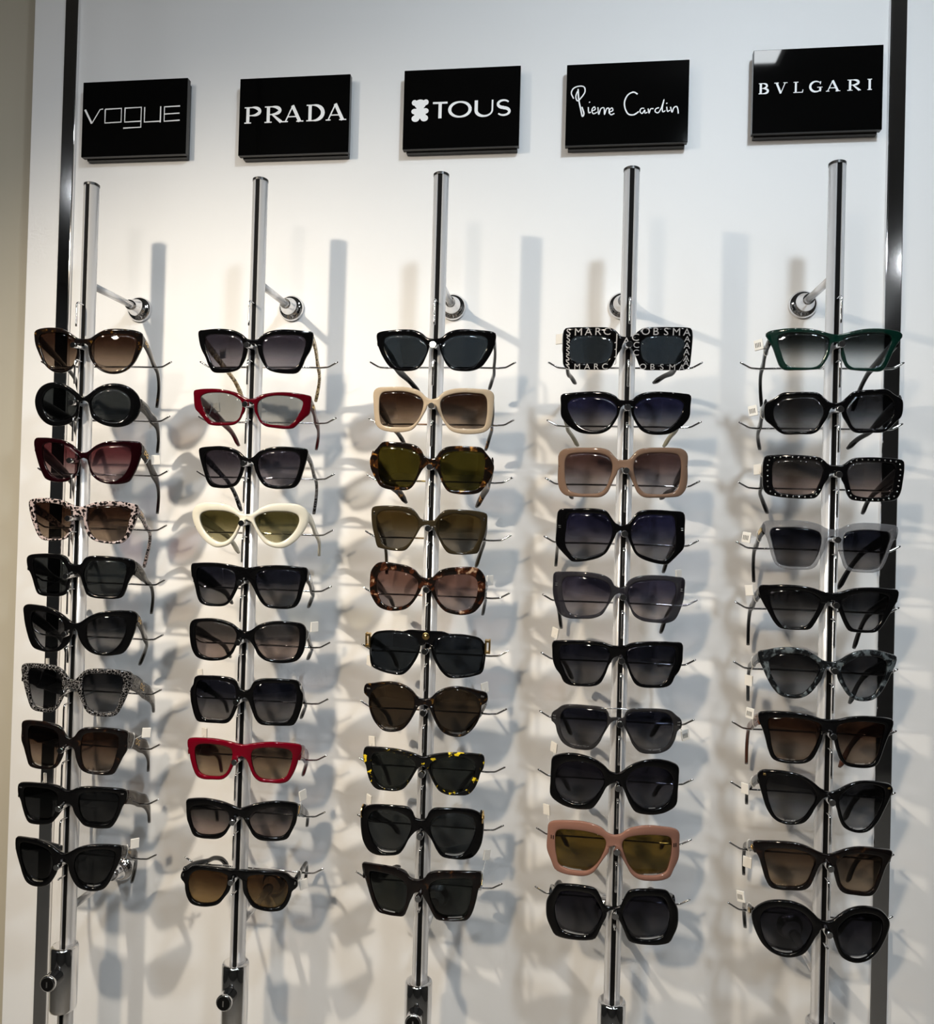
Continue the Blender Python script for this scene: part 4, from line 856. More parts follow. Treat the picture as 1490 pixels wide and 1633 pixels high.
 l=[12.6, -11.1, 15.3, -1.1, 25.7, 4.5, 39.1, 6.4, 52.5, 4.4, 63.1, -0.3, 65.5, -6.5, 63.7, -18.0, 60.3, -27.6, 53.9, -34.4, 43.5, -35.0, 29.9, -32.3, 20.7, -27.8, 15.1, -19.4]),
(2,10): dict(loc=(-0.2358,-0.1500,-0.4812), yaw=10.00, roll=4.55, hz=-5.2, tips=[[-0.3, -0.032, -0.5233], None], tag=(1, (-0.1626, -0.108, -0.5019), 39.0, 11, 13, False),
 o=[0.0, 11.8, 12.7, 12.1, 28.6, 11.7, 44.3, 10.1, 53.8, 8.6, 61.0, 5.5, 66.9, -0.6, 73.5, -5.2, 75.0, -14.4, 69.2, -19.7, 67.6, -28.5, 63.7, -38.7, 58.0, -44.7, 47.1, -45.7, 32.8, -43.0, 21.3, -37.5, 14.1, -27.0, 8.6, -17.5, 5.0, 0.0, 0.0, 2.2],
 l=[12.3, -4.1, 13.4, 3.0, 21.1, 5.9, 35.3, 5.7, 47.9, 4.1, 56.8, -0.2, 62.1, -8.0, 63.4, -18.9, 60.8, -31.1, 55.9, -38.5, 46.8, -41.2, 34.0, -39.1, 24.2, -33.9, 17.0, -23.4, 13.3, -12.8]),
(3,1): dict(loc=(-0.0001,-0.1500,0.2028), yaw=1.75, roll=-0.34, hz=13.9, tips=[[-0.0385, -0.032, 0.1583], [0.0585, -0.032, 0.1657]], tag=None,
 o=[0.0, 5.4, 8.4, 6.6, 16.0, 12.6, 26.5, 16.4, 41.5, 17.4, 58.0, 16.6, 69.9, 15.5, 75.7, 13.1, 75.3, 1.8, 71.7, -8.8, 65.8, -19.6, 58.4, -28.8, 47.9, -33.5, 34.4, -34.4, 22.2, -32.3, 15.4, -26.3, 10.8, -17.3, 7.7, -9.9, 5.0, -1.8, 0.0, 0.4],
 l=[9.2, -6.9, 11.5, -0.1, 19.0, 5.9, 31.1, 9.4, 46.1, 10.3, 58.0, 9.5, 64.8, 6.0, 65.3, -3.0, 61.3, -13.6, 55.3, -22.8, 46.4, -29.0, 34.3, -30.4, 22.2, -28.5, 15.4, -21.8, 10.8, -14.3]),
(3,2): dict(loc=(-0.0011,-0.1500,0.1288), yaw=3.00, roll=0.42, hz=12.0, tips=[[-0.0592, -0.032, 0.0886], [0.0556, -0.032, 0.0809]], tag=None,
 o=[0.0, 4.0, 6.8, 6.0, 14.2, 12.9, 24.7, 16.9, 39.7, 18.5, 56.2, 18.1, 71.3, 16.7, 76.3, 12.3, 76.6, -1.3, 75.3, -18.2, 73.3, -28.9, 66.6, -35.2, 53.1, -38.2, 36.5, -38.0, 24.3, -34.5, 16.5, -25.6, 11.0, -16.6, 7.0, -9.1, 5.0, -3.6, 0.0, -1.4],
 l=[10.7, 0.0, 14.4, 6.1, 24.9, 10.6, 38.3, 12.8, 53.4, 12.4, 63.2, 11.2, 67.4, 6.8, 68.6, -6.1, 67.8, -19.9, 65.0, -29.1, 57.5, -31.5, 40.9, -31.9, 27.2, -30.6, 18.8, -24.0, 13.2, -13.5]),
(3,3): dict(loc=(-0.0014,-0.1500,0.0539), yaw=2.50, roll=2.20, hz=0.5, tips=[[-0.0543, -0.032, 0.0051], [0.045, -0.032, 0.0015]], tag=None,
 o=[0.0, 4.6, 6.6, 6.5, 11.5, 14.3, 18.8, 20.0, 33.7, 22.3, 50.2, 22.3, 62.3, 21.4, 69.4, 14.0, 76.7, 5.1, 79.4, -2.5, 77.7, -13.4, 73.6, -21.2, 69.5, -27.5, 63.8, -34.6, 53.4, -37.6, 36.8, -37.9, 24.6, -35.4, 18.2, -28.0, 13.1, -17.6, 8.9, -9.4, 5.6, -5.8, 5.0, -4.5, 0.0, -2.3],
 l=[12.8, 3.8, 16.2, 10.8, 25.1, 14.3, 40.1, 16.1, 53.5, 16.1, 64.1, 14.6, 67.2, 8.6, 67.5, -6.0, 66.0, -19.9, 61.3, -29.3, 51.6, -32.7, 36.6, -33.3, 25.9, -32.2, 19.5, -24.9, 15.2, -14.4, 12.7, -3.8]),
(3,4): dict(loc=(-0.0024,-0.1500,-0.0213), yaw=3.25, roll=1.84, hz=12.6, tips=[[-0.0794, -0.032, -0.0951], [0.0463, -0.032, -0.0814]], tag=None,
 o=[0.0, 2.8, 9.0, 4.6, 13.3, 10.2, 20.5, 16.6, 32.5, 18.2, 47.5, 18.0, 62.6, 16.4, 72.5, 13.4, 73.7, 6.4, 72.2, -9.1, 68.4, -23.1, 63.7, -36.4, 59.3, -37.5, 42.7, -38.7, 27.5, -37.1, 22.0, -31.8, 16.2, -22.0, 11.2, -12.2, 7.9, -6.2, 4.0, -3.4, 0.0, -2.8],
 l=[11.4, 0.1, 16.4, 7.2, 26.8, 11.8, 40.2, 13.2, 53.8, 11.6, 63.0, 7.9, 66.1, 1.7, 65.4, -9.1, 62.2, -21.6, 56.0, -31.8, 45.6, -35.8, 33.4, -34.5, 24.1, -28.7, 16.8, -18.1, 12.6, -9.1]),
(3,5): dict(loc=(-0.0019,-0.1500,-0.0946), yaw=3.75, roll=1.61, hz=7.4, tips=[[-0.0685, -0.032, -0.1401], [0.0574, -0.032, -0.1469]], tag=(1, (0.0734, -0.108, -0.0935), 50.0, 11, 13, False),
 o=[0.0, 4.5, 7.4, 6.5, 14.6, 13.8, 25.0, 18.3, 39.9, 19.9, 54.9, 20.1, 64.1, 17.7, 72.1, 7.4, 73.5, -5.1, 72.7, -20.8, 67.9, -30.2, 60.7, -37.9, 48.7, -41.2, 35.1, -40.1, 24.3, -36.5, 16.4, -28.9, 10.7, -19.8, 6.6, -12.2, 4.1, -6.1, 0.0, -4.5],
 l=[10.1, -4.3, 12.8, 2.8, 20.9, 7.8, 32.9, 10.2, 46.4, 10.7, 57.0, 8.4, 62.5, 2.9, 63.8, -8.1, 62.1, -20.6, 56.6, -31.5, 47.0, -35.8, 34.9, -35.4, 24.1, -31.0, 16.1, -22.7, 12.0, -13.5]),
(3,6): dict(loc=(-0.0007,-0.1500,-0.1640), yaw=1.75, roll=0.96, hz=-12.1, tips=[[-0.06, -0.032, -0.2247], [0.0561, -0.032, -0.224]], tag=(-1, (-0.0817, -0.108, -0.2044), -39.0, 11, 13, False),
 o=[0.0, 8.5, 11.2, 8.8, 21.8, 8.3, 27.9, 6.1, 42.8, 5.4, 57.8, 2.8, 66.8, -0.7, 72.3, -8.1, 74.1, -17.7, 73.8, -30.3, 70.5, -45.2, 60.9, -49.0, 44.5, -51.3, 29.4, -50.5, 20.9, -43.5, 14.6, -34.2, 9.8, -25.0, 7.0, -16.5, 5.6, -9.5, 0.0, -8.5],
 l=[8.7, -14.0, 10.7, -3.0, 18.9, 2.8, 35.4, 3.8, 50.4, 2.2, 63.1, -1.7, 69.8, -7.9, 71.9, -17.5, 71.5, -29.4, 68.2, -42.7, 60.1, -46.7, 44.4, -48.9, 30.8, -48.1, 23.1, -41.1, 16.8, -31.8, 11.7, -21.7]),
(3,7): dict(loc=(-0.0009,-0.1500,-0.2436), yaw=3.75, roll=1.92, hz=10.7, tips=[[-0.0664, -0.032, -0.3069], [0.0379, -0.032, -0.3092]], tag=(1, (0.0704, -0.108, -0.2311), 44.0, 11, 13, False),
 o=[0.0, 3.8, 7.4, 5.4, 14.6, 12.9, 24.8, 18.8, 38.2, 21.3, 51.8, 19.6, 67.0, 15.0, 77.0, 11.2, 78.4, 0.7, 75.5, -2.3, 71.8, -3.9, 71.5, -13.2, 67.7, -25.7, 60.7, -36.5, 50.5, -43.8, 38.4, -43.8, 26.1, -39.1, 18.1, -29.8, 12.3, -18.9, 8.0, -9.6, 4.8, -5.0, 0.0, -3.8],
 l=[11.9, -1.5, 14.8, 8.2, 23.5, 15.6, 35.4, 18.2, 48.9, 16.5, 61.2, 10.5, 68.5, 1.4, 69.5, -9.8, 66.1, -24.0, 59.1, -34.8, 48.8, -40.8, 36.7, -40.3, 25.9, -35.1, 18.6, -25.0, 13.5, -12.5]),
(3,8): dict(loc=(-0.0003,-0.1500,-0.3177), yaw=5.50, roll=1.92, hz=6.7, tips=[[-0.0667, -0.032, -0.3896], [0.0316, -0.032, -0.3905]], tag=(-1, (-0.0754, -0.108, -0.3087), -30.0, 11, 13, False),
 o=[0.0, 6.1, 7.2, 8.7, 19.1, 11.5, 34.1, 12.9, 50.7, 11.9, 66.0, 9.7, 75.0, 6.7, 76.0, -10.4, 72.8, -15.7, 70.3, -26.0, 65.6, -36.8, 58.3, -43.5, 46.2, -43.8, 32.4, -42.2, 23.1, -38.1, 16.7, -30.2, 11.6, -20.7, 7.4, -12.1, 4.2, -7.5, 0.0, -6.1],
 l=[8.6, -4.8, 12.8, 1.7, 23.9, 6.0, 38.9, 7.5, 52.6, 5.9, 61.8, 2.3, 65.6, -4.4, 65.1, -14.9, 61.2, -26.7, 54.9, -36.7, 44.5, -40.1, 32.3, -38.9, 23.7, -34.1, 16.3, -23.8, 11.3, -13.5]),
(3,9): dict(loc=(-0.0010,-0.1500,-0.3953), yaw=4.00, roll=0.15, hz=5.5, tips=[[-0.0509, -0.032, -0.4573], None], tag=(-1, (-0.0773, -0.108, -0.3851), -44.0, 11, 13, False),
 o=[0.0, 6.5, 6.4, 8.1, 10.1, 16.5, 16.0, 21.7, 29.5, 22.1, 45.9, 20.7, 63.9, 16.9, 73.1, 10.8, 77.6, 0.3, 77.8, -17.7, 74.3, -34.7, 66.5, -45.4, 55.6, -48.2, 41.4, -46.0, 27.0, -41.8, 20.5, -33.2, 14.1, -19.6, 9.1, -12.9, 4.4, -8.1, 0.0, -6.5],
 l=[11.9, -2.7, 14.7, 7.0, 25.2, 12.6, 38.6, 14.8, 52.1, 12.6, 62.7, 7.4, 67.4, -1.3, 67.3, -12.7, 64.5, -22.1, 59.9, -32.5, 50.8, -41.8, 39.7, -42.4, 28.6, -38.4, 18.8, -24.6, 14.0, -12.8]),
(3,10): dict(loc=(-0.0026,-0.1500,-0.4718), yaw=-6.50, roll=-3.24, hz=15.9, tips=[[-0.0495, -0.032, -0.5022], None], tag=(1, (0.0785, -0.108, -0.4443), 51.0, 11, 13, False),
 o=[0.0, 8.5, 9.0, 10.8, 14.3, 17.7, 22.5, 20.8, 38.2, 21.1, 56.4, 19.5, 72.8, 17.1, 77.9, 15.4, 77.1, 1.3, 73.6, -8.2, 69.8, -22.8, 64.4, -37.3, 58.7, -44.3, 46.5, -45.0, 32.5, -43.9, 21.5, -41.9, 16.5, -33.6, 11.6, -22.0, 7.3, -13.8, 5.0, -9.4, 0.0, -7.2],
 l=[14.7, 0.1, 20.0, 7.0, 31.3, 10.7, 46.8, 11.1, 60.4, 9.9, 67.0, 7.0, 66.8, -3.9, 64.0, -18.7, 60.2, -32.6, 55.1, -40.6, 43.6, -41.9, 29.6, -40.5, 22.1, -34.3, 18.0, -23.4, 15.2, -11.7]),
(4,1): dict(loc=(0.2361,-0.1500,0.2036), yaw=-3.00, roll=0.88, hz=12.6, tips=[[0.1766, -0.032, 0.1739], [0.2813, -0.032, 0.1753]], tag=(-1, (0.1544, -0.108, 0.2174), -41.0, 11, 13, False),
 o=[0.0, 6.4, 7.4, 7.4, 12.2, 12.5, 19.2, 16.9, 33.6, 18.2, 51.0, 18.6, 70.1, 18.7, 76.1, 17.5, 78.2, 11.1, 78.3, -2.0, 77.6, -16.5, 76.3, -27.5, 71.3, -31.6, 53.6, -32.7, 34.6, -33.1, 21.5, -32.7, 17.0, -29.5, 12.9, -20.8, 8.9, -12.1, 5.8, -7.8, 5.0, -2.6, 0.0, -0.4],
 l=[16.7, -7.7, 17.8, 1.0, 23.3, 5.7, 34.1, 7.7, 48.6, 8.0, 61.8, 7.3, 68.0, 2.8, 69.3, -8.1, 66.9, -18.3, 60.5, -24.0, 47.3, -25.4, 32.8, -25.7, 24.7, -23.6, 19.3, -17.9]),
(4,2): dict(loc=(0.2365,-0.1500,0.1269), yaw=-1.00, roll=0.00, hz=12.5, tips=[[0.182, -0.032, 0.0887], [0.297, -0.032, 0.0895]], tag=None,
 o=[0.0, 6.1, 7.5, 7.1, 12.4, 11.5, 21.0, 15.2, 35.5, 16.8, 53.1, 16.2, 68.1, 14.9, 78.0, 12.8, 78.3, -0.4, 77.6, -13.6, 72.6, -21.0, 63.9, -28.5, 53.6, -33.7, 40.3, -35.2, 27.1, -33.8, 18.1, -28.7, 12.0, -19.9, 8.1, -12.6, 5.0, -1.7, 0.0, 0.5],
 l=[10.1, -6.7, 12.7, 1.3, 21.2, 7.2, 34.3, 9.8, 48.9, 9.6, 62.4, 7.5, 69.4, 2.5, 68.9, -4.9, 64.1, -15.2, 56.2, -24.1, 46.0, -29.3, 34.3, -30.8, 23.9, -27.9, 17.1, -21.4, 12.5, -14.1]),
(4,3): dict(loc=(0.2350,-0.1500,0.0561), yaw=-0.75, roll=-0.84, hz=11.3, tips=[[0.1764, -0.032, 0.0168], [0.2946, -0.032, 0.0187]], tag=None,
 o=[0.0, 4.8, 6.4, 5.5, 11.4, 10.7, 17.1, 16.5, 25.7, 19.1, 41.8, 19.5, 59.5, 19.0, 71.6, 17.1, 77.5, 11.3, 78.2, -3.5, 78.5, -22.9, 76.0, -33.2, 69.3, -39.8, 56.6, -41.3, 40.2, -41.3, 25.5, -40.4, 18.1, -35.2, 13.6, -26.3, 9.7, -17.4, 6.7, -11.4, 5.0, -6.7, 0.0, -4.5],
 l=[13.0, 0.4, 16.5, 7.7, 25.9, 12.1, 40.5, 13.1, 55.2, 12.5, 65.7, 10.1, 69.2, 4.1, 69.6, -10.7, 68.2, -25.5, 63.9, -33.6, 53.5, -36.8, 38.7, -36.8, 26.9, -35.2, 19.4, -27.8, 15.6, -17.4, 13.2, -8.5]),
(4,4): dict(loc=(0.2354,-0.1500,-0.0224), yaw=2.50, roll=-0.08, hz=18.9, tips=[[0.1563, -0.032, -0.076], [0.3002, -0.032, -0.0802]], tag=None,
 o=[0.0, 4.8, 7.0, 6.5, 12.6, 13.3, 18.2, 20.8, 25.4, 23.1, 41.7, 23.6, 58.5, 22.2, 74.0, 20.4, 76.6, 17.4, 77.7, -3.7, 77.9, -23.4, 72.0, -30.7, 63.0, -39.4, 58.6, -43.1, 50.9, -43.3, 37.1, -40.4, 25.0, -35.9, 17.3, -29.9, 12.5, -21.0, 8.5, -12.1, 5.0, -4.0, 0.0, -1.8],
 l=[11.0, -1.6, 13.6, 7.4, 19.8, 15.6, 31.6, 17.6, 46.5, 17.1, 60.3, 16.2, 63.9, 11.7, 66.2, -3.4, 66.5, -21.4, 62.6, -30.4, 53.7, -38.4, 43.0, -37.5, 29.3, -32.9, 20.2, -28.4, 15.4, -19.5, 12.1, -10.6]),
(4,5): dict(loc=(0.2346,-0.1500,-0.0978), yaw=2.00, roll=0.84, hz=16.0, tips=[[0.1659, -0.032, -0.1607], [0.2988, -0.032, -0.1615]], tag=(1, (0.3095, -0.108, -0.0782), 47.0, 11, 13, False),
 o=[0.0, 4.7, 5.9, 6.4, 10.6, 13.8, 19.1, 18.6, 33.7, 20.7, 50.2, 20.4, 67.1, 18.6, 78.6, 16.0, 79.8, 3.0, 79.2, -10.7, 75.4, -24.2, 69.8, -34.7, 60.0, -38.6, 44.7, -37.8, 29.6, -35.5, 18.9, -29.6, 13.2, -19.2, 9.1, -11.8, 5.9, -5.9, 5.0, -4.4, 0.0, -2.2],
 l=[10.5, 1.8, 15.2, 9.5, 26.8, 13.5, 41.5, 14.7, 55.1, 14.3, 64.4, 11.9, 68.2, 6.5, 68.0, -7.1, 64.9, -19.2, 59.5, -30.4, 52.0, -33.8, 38.4, -33.2, 24.8, -29.5, 17.0, -22.1, 12.7, -11.7]),
(4,6): dict(loc=(0.2344,-0.1500,-0.1708), yaw=0.50, roll=-1.67, hz=7.1, tips=[None, [0.2967, -0.032, -0.2054]], tag=(-1, (0.1585, -0.108, -0.1572), -45.0, 11, 13, False),
 o=[0.0, 7.6, 8.9, 8.4, 16.2, 11.1, 30.7, 12.3, 48.4, 11.8, 66.4, 9.8, 77.9, 7.1, 78.9, -6.0, 78.3, -16.6, 74.6, -26.9, 69.3, -33.6, 64.9, -42.4, 58.1, -45.6, 43.1, -45.6, 28.3, -43.9, 20.9, -39.9, 15.0, -29.1, 10.6, -16.9, 6.9, -10.5, 5.0, -7.2, 0.0, -5.0],
 l=[9.7, -2.2, 12.6, 4.6, 24.9, 7.5, 42.5, 7.6, 57.4, 5.9, 67.3, 2.8, 70.0, -3.5, 69.1, -15.6, 65.4, -24.0, 60.2, -35.8, 53.5, -41.7, 40.1, -42.1, 26.8, -39.2, 19.4, -30.7, 13.5, -16.9]),
(4,7): dict(loc=(0.2349,-0.1500,-0.2511), yaw=-0.75, roll=-0.33, hz=-8.5, tips=[None, [0.2893, -0.032, -0.3008]], tag=(1, (0.3222, -0.108, -0.2768), 27.0, 11, 13, True),
 o=[0.0, 1.9, 8.2, 1.2, 9.5, 5.9, 13.0, 11.4, 20.2, 13.5, 34.7, 13.5, 50.8, 12.5, 64.2, 9.4, 72.0, 2.6, 77.9, -3.3, 78.3, -13.4, 74.2, -16.1, 70.8, -28.1, 64.4, -38.4, 54.1, -43.1, 42.3, -43.7, 29.0, -41.5, 20.0, -32.2, 15.3, -21.5, 10.7, -12.5, 6.9, -5.7, 5.0, -3.8, 0.0, -1.6],
 l=[11.2, -3.2, 12.4, 6.0, 18.8, 9.2, 33.3, 9.6, 49.5, 8.8, 61.4, 5.0, 66.9, -3.1, 68.1, -15.5, 65.5, -27.6, 58.4, -37.2, 48.1, -40.1, 34.8, -38.4, 24.4, -32.2, 17.5, -21.5, 12.9, -12.4]),
(4,8): dict(loc=(0.2351,-0.1500,-0.3227), yaw=1.25, roll=0.95, hz=13.6, tips=[None, None], tag=(-1, (0.1606, -0.108, -0.302), -48.0, 11, 13, False),
 o=[0.0, 6.8, 7.1, 8.9, 14.0, 15.4, 23.9, 21.1, 38.3, 24.7, 53.2, 24.5, 67.0, 20.4, 75.9, 14.1, 77.2, 0.7, 77.2, -16.5, 76.1, -35.2, 66.5, -42.0, 54.5, -45.0, 39.4, -44.7, 25.9, -41.0, 19.5, -32.5, 13.7, -20.3, 9.6, -11.1, 6.5, -8.2, 5.0, -6.9, 0.0, -4.7],
 l=[12.9, -4.8, 15.9, 6.2, 24.3, 13.4, 35.9, 16.5, 49.3, 15.4, 61.6, 10.8, 69.0, 1.6, 71.4, -11.1, 69.2, -25.0, 61.4, -34.5, 49.5, -38.4, 37.5, -37.1, 26.8, -30.8, 19.7, -21.6, 14.8, -12.4]),
(4,9): dict(loc=(0.2355,-0.1500,-0.3990), yaw=1.50, roll=0.03, hz=9.8, tips=[None, [0.3056, -0.032, -0.4496]], tag=(-1, (0.1534, -0.108, -0.3812), -43.0, 11, 13, False),
 o=[0.0, 9.0, 7.9, 11.1, 15.3, 17.1, 27.4, 20.8, 41.2, 21.6, 58.6, 18.7, 73.1, 14.4, 78.6, 9.5, 79.8, -5.6, 79.9, -23.9, 74.1, -37.9, 69.7, -47.2, 60.2, -50.1, 47.5, -49.9, 31.7, -47.1, 22.2, -40.3, 15.6, -28.9, 9.8, -19.2, 5.8, -12.8, 5.0, -6.4, 0.0, -4.2],
 l=[9.6, -1.1, 13.5, 5.6, 23.3, 9.0, 38.6, 10.0, 54.3, 8.4, 65.5, 5.6, 69.4, 0.9, 69.7, -14.0, 68.0, -28.6, 64.5, -39.8, 55.1, -43.3, 42.5, -42.9, 29.9, -40.4, 20.2, -30.4, 13.5, -15.7]),
(4,10): dict(loc=(0.2352,-0.1500,-0.4804), yaw=-0.25, roll=-1.55, hz=21.6, tips=[[0.1743, -0.032, -0.5066], [0.2902, -0.032, -0.5055]], tag=None,
 o=[0.0, 4.4, 9.0, 5.7, 13.5, 15.7, 19.5, 25.6, 27.1, 27.5, 42.3, 27.2, 57.7, 24.8, 65.5, 22.0, 71.9, 11.1, 78.5, -1.8, 79.9, -13.8, 78.9, -26.9, 74.2, -37.7, 69.6, -45.2, 58.6, -46.7, 43.0, -45.2, 27.6, -42.3, 20.0, -38.9, 15.3, -28.9, 10.7, -17.4, 6.9, -9.3, 5.0, -1.3, 0.0, 0.9],
 l=[12.1, -4.1, 16.6, 7.5, 24.1, 17.4, 36.3, 18.9, 50.1, 17.5, 60.9, 13.7, 66.6, 2.0, 68.8, -9.9, 66.9, -24.6, 60.8, -36.1, 50.7, -38.6, 36.8, -38.1, 26.0, -34.8, 19.1, -23.9, 14.5, -12.3]),
(5,1): dict(loc=(0.4773,-0.1500,0.2048), yaw=-3.00, roll=1.29, hz=8.6, tips=[[0.4229, -0.032, 0.1447], [0.5378, -0.032, 0.14]], tag=(-1, (0.3999, -0.108, 0.2096), -34.0, 11, 13, True),
 o=[0.0, 7.1, 7.7, 8.4, 18.9, 11.7, 32.9, 14.3, 48.3, 14.9, 63.5, 13.7, 74.0, 11.3, 76.8, 7.7, 73.4, 1.7, 68.1, -7.7, 63.5, -19.6, 59.0, -29.8, 54.1, -34.1, 40.2, -34.5, 26.3, -34.0, 15.5, -32.2, 10.6, -25.5, 6.6, -16.3, 5.0, -3.8, 0.0, -1.6],
 l=[8.0, 1.8, 13.7, 5.1, 26.3, 8.1, 41.8, 9.4, 57.0, 8.5, 62.9, 4.8, 62.3, -2.8, 58.6, -12.9, 53.9, -24.8, 48.2, -29.9, 34.2, -31.2, 21.9, -30.6, 15.2, -26.4, 11.3, -16.4, 8.1, -6.4]),
(5,2): dict(loc=(0.4781,-0.1500,0.1262), yaw=-5.25, roll=-1.42, hz=5.6, tips=[[0.4218, -0.032, 0.0875], [0.5326, -0.032, 0.0901]], tag=(-1, (0.3948, -0.108, 0.1279), -26.0, 11, 13, True),
 o=[0.0, 5.2, 6.4, 6.7, 11.9, 11.8, 19.0, 17.9, 31.3, 19.5, 45.0, 19.7, 57.3, 19.4, 66.4, 12.9, 75.5, 7.3, 76.9, -1.2, 75.2, -12.5, 68.9, -18.6, 61.1, -26.5, 54.8, -30.0, 39.4, -30.3, 24.0, -30.0, 17.9, -26.5, 12.7, -18.2, 8.3, -10.8, 5.0, -1.0, 0.0, 1.2],
 l=[12.0, -3.1, 15.6, 5.3, 21.1, 12.2, 32.7, 13.7, 46.5, 13.9, 55.6, 13.1, 61.7, 8.5, 65.9, 1.8, 65.7, -10.1, 61.2, -18.8, 54.9, -25.8, 41.0, -26.9, 27.2, -26.6, 20.3, -23.0, 15.2, -13.1]),
(5,3): dict(loc=(0.4796,-0.1500,0.0526), yaw=-5.00, roll=1.44, hz=11.4, tips=[[0.4333, -0.032, 0.0031], [0.5529, -0.032, 0.0052]], tag=(-1, (0.402, -0.108, 0.0553), -51.0, 11, 13, False),
 o=[0.0, 6.3, 7.5, 6.8, 13.3, 11.7, 18.1, 14.8, 32.1, 16.4, 50.4, 16.5, 67.2, 15.4, 76.3, 13.2, 78.2, 5.9, 78.0, -9.7, 76.2, -25.3, 71.9, -31.9, 60.9, -34.5, 43.8, -35.3, 28.4, -34.8, 19.3, -33.1, 14.3, -26.4, 11.2, -16.9, 7.7, -10.8, 5.0, -3.2, 0.0, -1.0],
 l=[13.2, 0.7, 16.9, 8.1, 25.5, 10.6, 40.9, 11.0, 56.1, 10.2, 65.2, 8.3, 67.6, 3.0, 67.1, -10.7, 65.5, -22.7, 60.5, -28.4, 45.7, -30.3, 30.3, -29.8, 21.3, -26.7, 17.3, -18.0, 14.2, -7.7]),
(5,4): dict(loc=(0.4780,-0.1500,-0.0240), yaw=-2.25, roll=0.60, hz=11.2, tips=[[0.4179, -0.032, -0.0884], [0.5247, -0.032, -0.0939]], tag=(-1, (0.3906, -0.108, -0.029), -39.0, 11, 13, True),
 o=[0.0, 7.6, 7.7, 9.0, 14.9, 12.9, 27.5, 15.9, 44.3, 16.2, 59.5, 14.8, 74.5, 11.8, 75.5, 1.6, 71.3, -5.0, 67.7, -15.0, 63.8, -28.6, 58.7, -38.5, 51.6, -42.1, 36.1, -42.4, 22.3, -40.8, 16.3, -37.5, 12.2, -27.8, 8.2, -17.4, 5.0, -2.4, 0.0, -0.2],
 l=[12.4, -2.3, 15.1, 3.5, 23.8, 6.5, 39.2, 7.7, 54.4, 6.6, 65.0, 4.7, 67.0, -0.2, 64.0, -12.9, 60.1, -26.5, 55.7, -36.5, 47.1, -39.1, 33.3, -38.7, 22.5, -37.1, 17.6, -29.9, 13.7, -17.7]),
(5,5): dict(loc=(0.4779,-0.1500,-0.0970), yaw=-2.75, roll=-0.33, hz=8.6, tips=[[0.4124, -0.032, -0.1721], [0.5458, -0.032, -0.1706]], tag=(-1, (0.3954, -0.108, -0.0942), -47.0, 11, 13, False),
 o=[0.0, 6.6, 8.2, 7.6, 19.2, 11.3, 33.1, 13.3, 49.9, 13.3, 65.1, 11.4, 77.2, 8.9, 77.6, -0.3, 73.4, -10.3, 66.8, -21.8, 60.2, -33.2, 53.8, -39.5, 44.6, -40.5, 30.7, -39.8, 21.5, -38.0, 16.4, -30.7, 11.5, -20.0, 8.0, -12.1, 5.0, -5.2, 0.0, -3.0],
 l=[11.6, -2.8, 17.3, 3.7, 28.3, 7.3, 43.6, 7.8, 57.2, 5.9, 65.5, 2.1, 65.1, -7.5, 61.5, -19.3, 55.7, -30.9, 49.3, -37.2, 37.0, -37.3, 26.3, -35.2, 20.5, -27.5, 15.5, -16.8]),
(5,6): dict(loc=(0.4788,-0.1500,-0.1768), yaw=-0.25, roll=-0.79, hz=10.4, tips=[[0.414, -0.032, -0.2459], [0.542, -0.032, -0.2426]], tag=(-1, (0.397, -0.108, -0.2052), -51.0, 11, 13, False),
 o=[0.0, 6.0, 7.5, 7.4, 17.2, 13.8, 28.2, 19.0, 42.0, 20.7, 57.1, 18.6, 69.0, 14.4, 77.9, 10.4, 77.3, 1.6, 72.7, -8.3, 67.7, -19.9, 61.2, -31.2, 53.3, -38.9, 42.5, -41.3, 30.2, -39.5, 21.2, -33.4, 14.6, -24.2, 9.5, -15.2, 5.0, -1.2, 0.0, 1.0],
 l=[11.8, -1.4, 17.6, 6.8, 27.9, 12.1, 41.7, 13.4, 55.3, 11.0, 64.1, 5.4, 66.1, -1.9, 63.4, -13.9, 57.6, -25.4, 50.4, -34.9, 39.6, -37.1, 28.9, -34.1, 20.8, -24.7, 15.1, -13.8]),
(5,7): dict(loc=(0.4786,-0.1500,-0.2472), yaw=0.00, roll=0.11, hz=7.0, tips=[[0.4137, -0.032, -0.3291], [0.5312, -0.032, -0.3262]], tag=(-1, (0.3996, -0.108, -0.2455), -46.0, 11, 13, True),
 o=[0.0, 9.5, 9.4, 10.3, 22.0, 13.5, 37.5, 14.5, 55.6, 13.1, 69.1, 10.5, 75.7, 7.4, 75.7, -1.6, 71.8, -9.7, 67.3, -23.0, 63.5, -36.5, 58.5, -46.2, 49.1, -48.8, 35.3, -48.2, 23.1, -45.6, 15.6, -39.4, 10.1, -26.5, 6.9, -15.7, 5.0, -6.6, 0.0, -4.4],
 l=[8.8, 1.6, 13.8, 5.6, 26.3, 7.7, 41.7, 8.0, 55.2, 5.7, 64.9, 2.5, 65.2, -4.7, 62.2, -18.3, 59.1, -33.8, 54.0, -43.5, 44.7, -45.3, 32.5, -44.2, 23.3, -41.2, 16.2, -30.7, 10.9, -14.3]),
(5,8): dict(loc=(0.4794,-0.1500,-0.3254), yaw=1.00, roll=3.38, hz=9.2, tips=[[0.4152, -0.032, -0.3819], [0.5379, -0.032, -0.3946]], tag=(-1, (0.3956, -0.108, -0.338), -53.0, 11, 13, False),
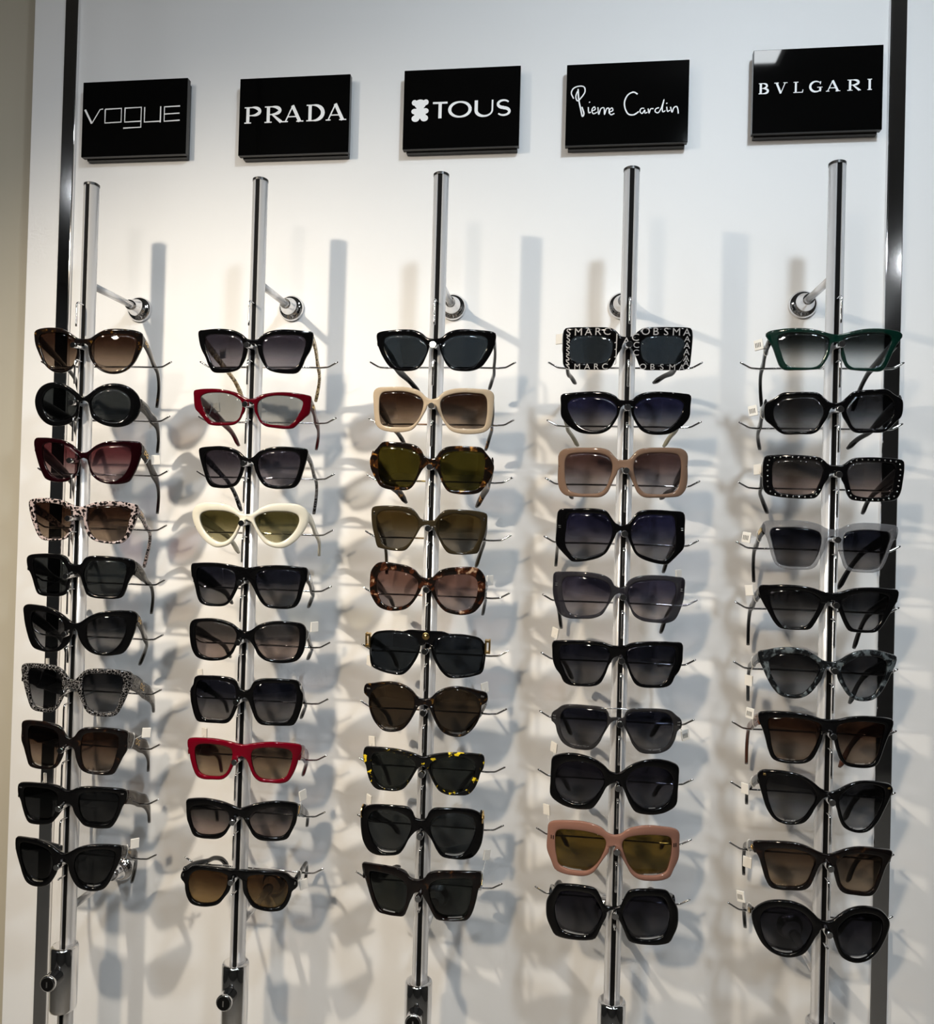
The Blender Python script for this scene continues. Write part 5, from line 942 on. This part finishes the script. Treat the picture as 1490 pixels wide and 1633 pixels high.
 o=[0.0, 3.7, 8.8, 6.5, 19.1, 13.7, 32.2, 19.2, 47.6, 20.1, 62.5, 18.0, 72.7, 15.0, 77.3, 8.2, 74.7, -1.8, 69.4, -16.5, 63.3, -30.9, 54.5, -41.0, 44.9, -44.2, 32.7, -42.7, 22.3, -37.8, 16.4, -28.6, 12.2, -17.2, 8.4, -9.4, 5.0, -4.2, 0.0, -2.0],
 l=[13.4, -1.3, 20.0, 8.2, 30.2, 15.1, 42.6, 16.9, 56.1, 14.8, 64.7, 10.2, 67.2, 2.3, 64.4, -13.1, 59.0, -27.8, 51.7, -38.4, 42.2, -41.3, 31.6, -39.2, 23.1, -31.6, 17.4, -19.8, 13.8, -10.3]),
(5,9): dict(loc=(0.4786,-0.1500,-0.3992), yaw=0.25, roll=-0.30, hz=5.3, tips=[[0.4136, -0.032, -0.4753], [0.544, -0.032, -0.4739]], tag=(-1, (0.4002, -0.108, -0.4279), -37.0, 11, 13, False),
 o=[0.0, 4.9, 9.1, 7.6, 20.3, 12.5, 34.3, 15.1, 49.5, 13.8, 65.9, 10.2, 78.5, 5.6, 77.4, -3.1, 72.5, -10.7, 68.1, -24.0, 63.7, -37.4, 58.0, -45.8, 49.5, -46.7, 35.8, -44.6, 22.0, -41.6, 16.1, -36.2, 11.3, -23.0, 8.0, -11.9, 5.0, -6.2, 0.0, -4.0],
 l=[11.7, -1.6, 19.9, 4.5, 32.4, 7.0, 47.5, 5.8, 59.5, 2.9, 65.7, -1.5, 65.7, -10.6, 62.0, -24.1, 57.6, -37.5, 51.3, -42.2, 39.1, -40.6, 26.9, -37.9, 19.5, -31.3, 14.8, -16.3]),
(5,10): dict(loc=(0.4794,-0.1500,-0.4772), yaw=2.50, roll=0.66, hz=-1.1, tips=[[0.4169, -0.032, -0.5445], [0.5304, -0.032, -0.5463]], tag=(-1, (0.3935, -0.108, -0.4704), -49.0, 11, 13, True),
 o=[0.0, 5.4, 7.0, 7.4, 15.5, 15.3, 25.4, 21.9, 37.9, 24.9, 53.0, 23.0, 64.6, 17.9, 74.5, 8.2, 79.1, -0.8, 78.0, -11.4, 73.1, -24.4, 65.5, -36.6, 55.9, -43.6, 43.5, -46.2, 31.3, -43.7, 20.9, -37.1, 14.7, -26.1, 10.0, -14.6, 6.5, -8.8, 5.0, -4.0, 0.0, -1.8],
 l=[14.1, -2.5, 19.6, 7.5, 29.5, 14.9, 41.9, 16.8, 55.4, 14.2, 65.4, 7.6, 69.7, -1.1, 68.4, -15.4, 63.8, -28.6, 56.3, -38.2, 45.4, -41.9, 33.2, -39.5, 22.9, -31.1, 17.6, -19.3]),
}
for (c, r), D in GLASSES.items():
    make_glasses(c, r, D)
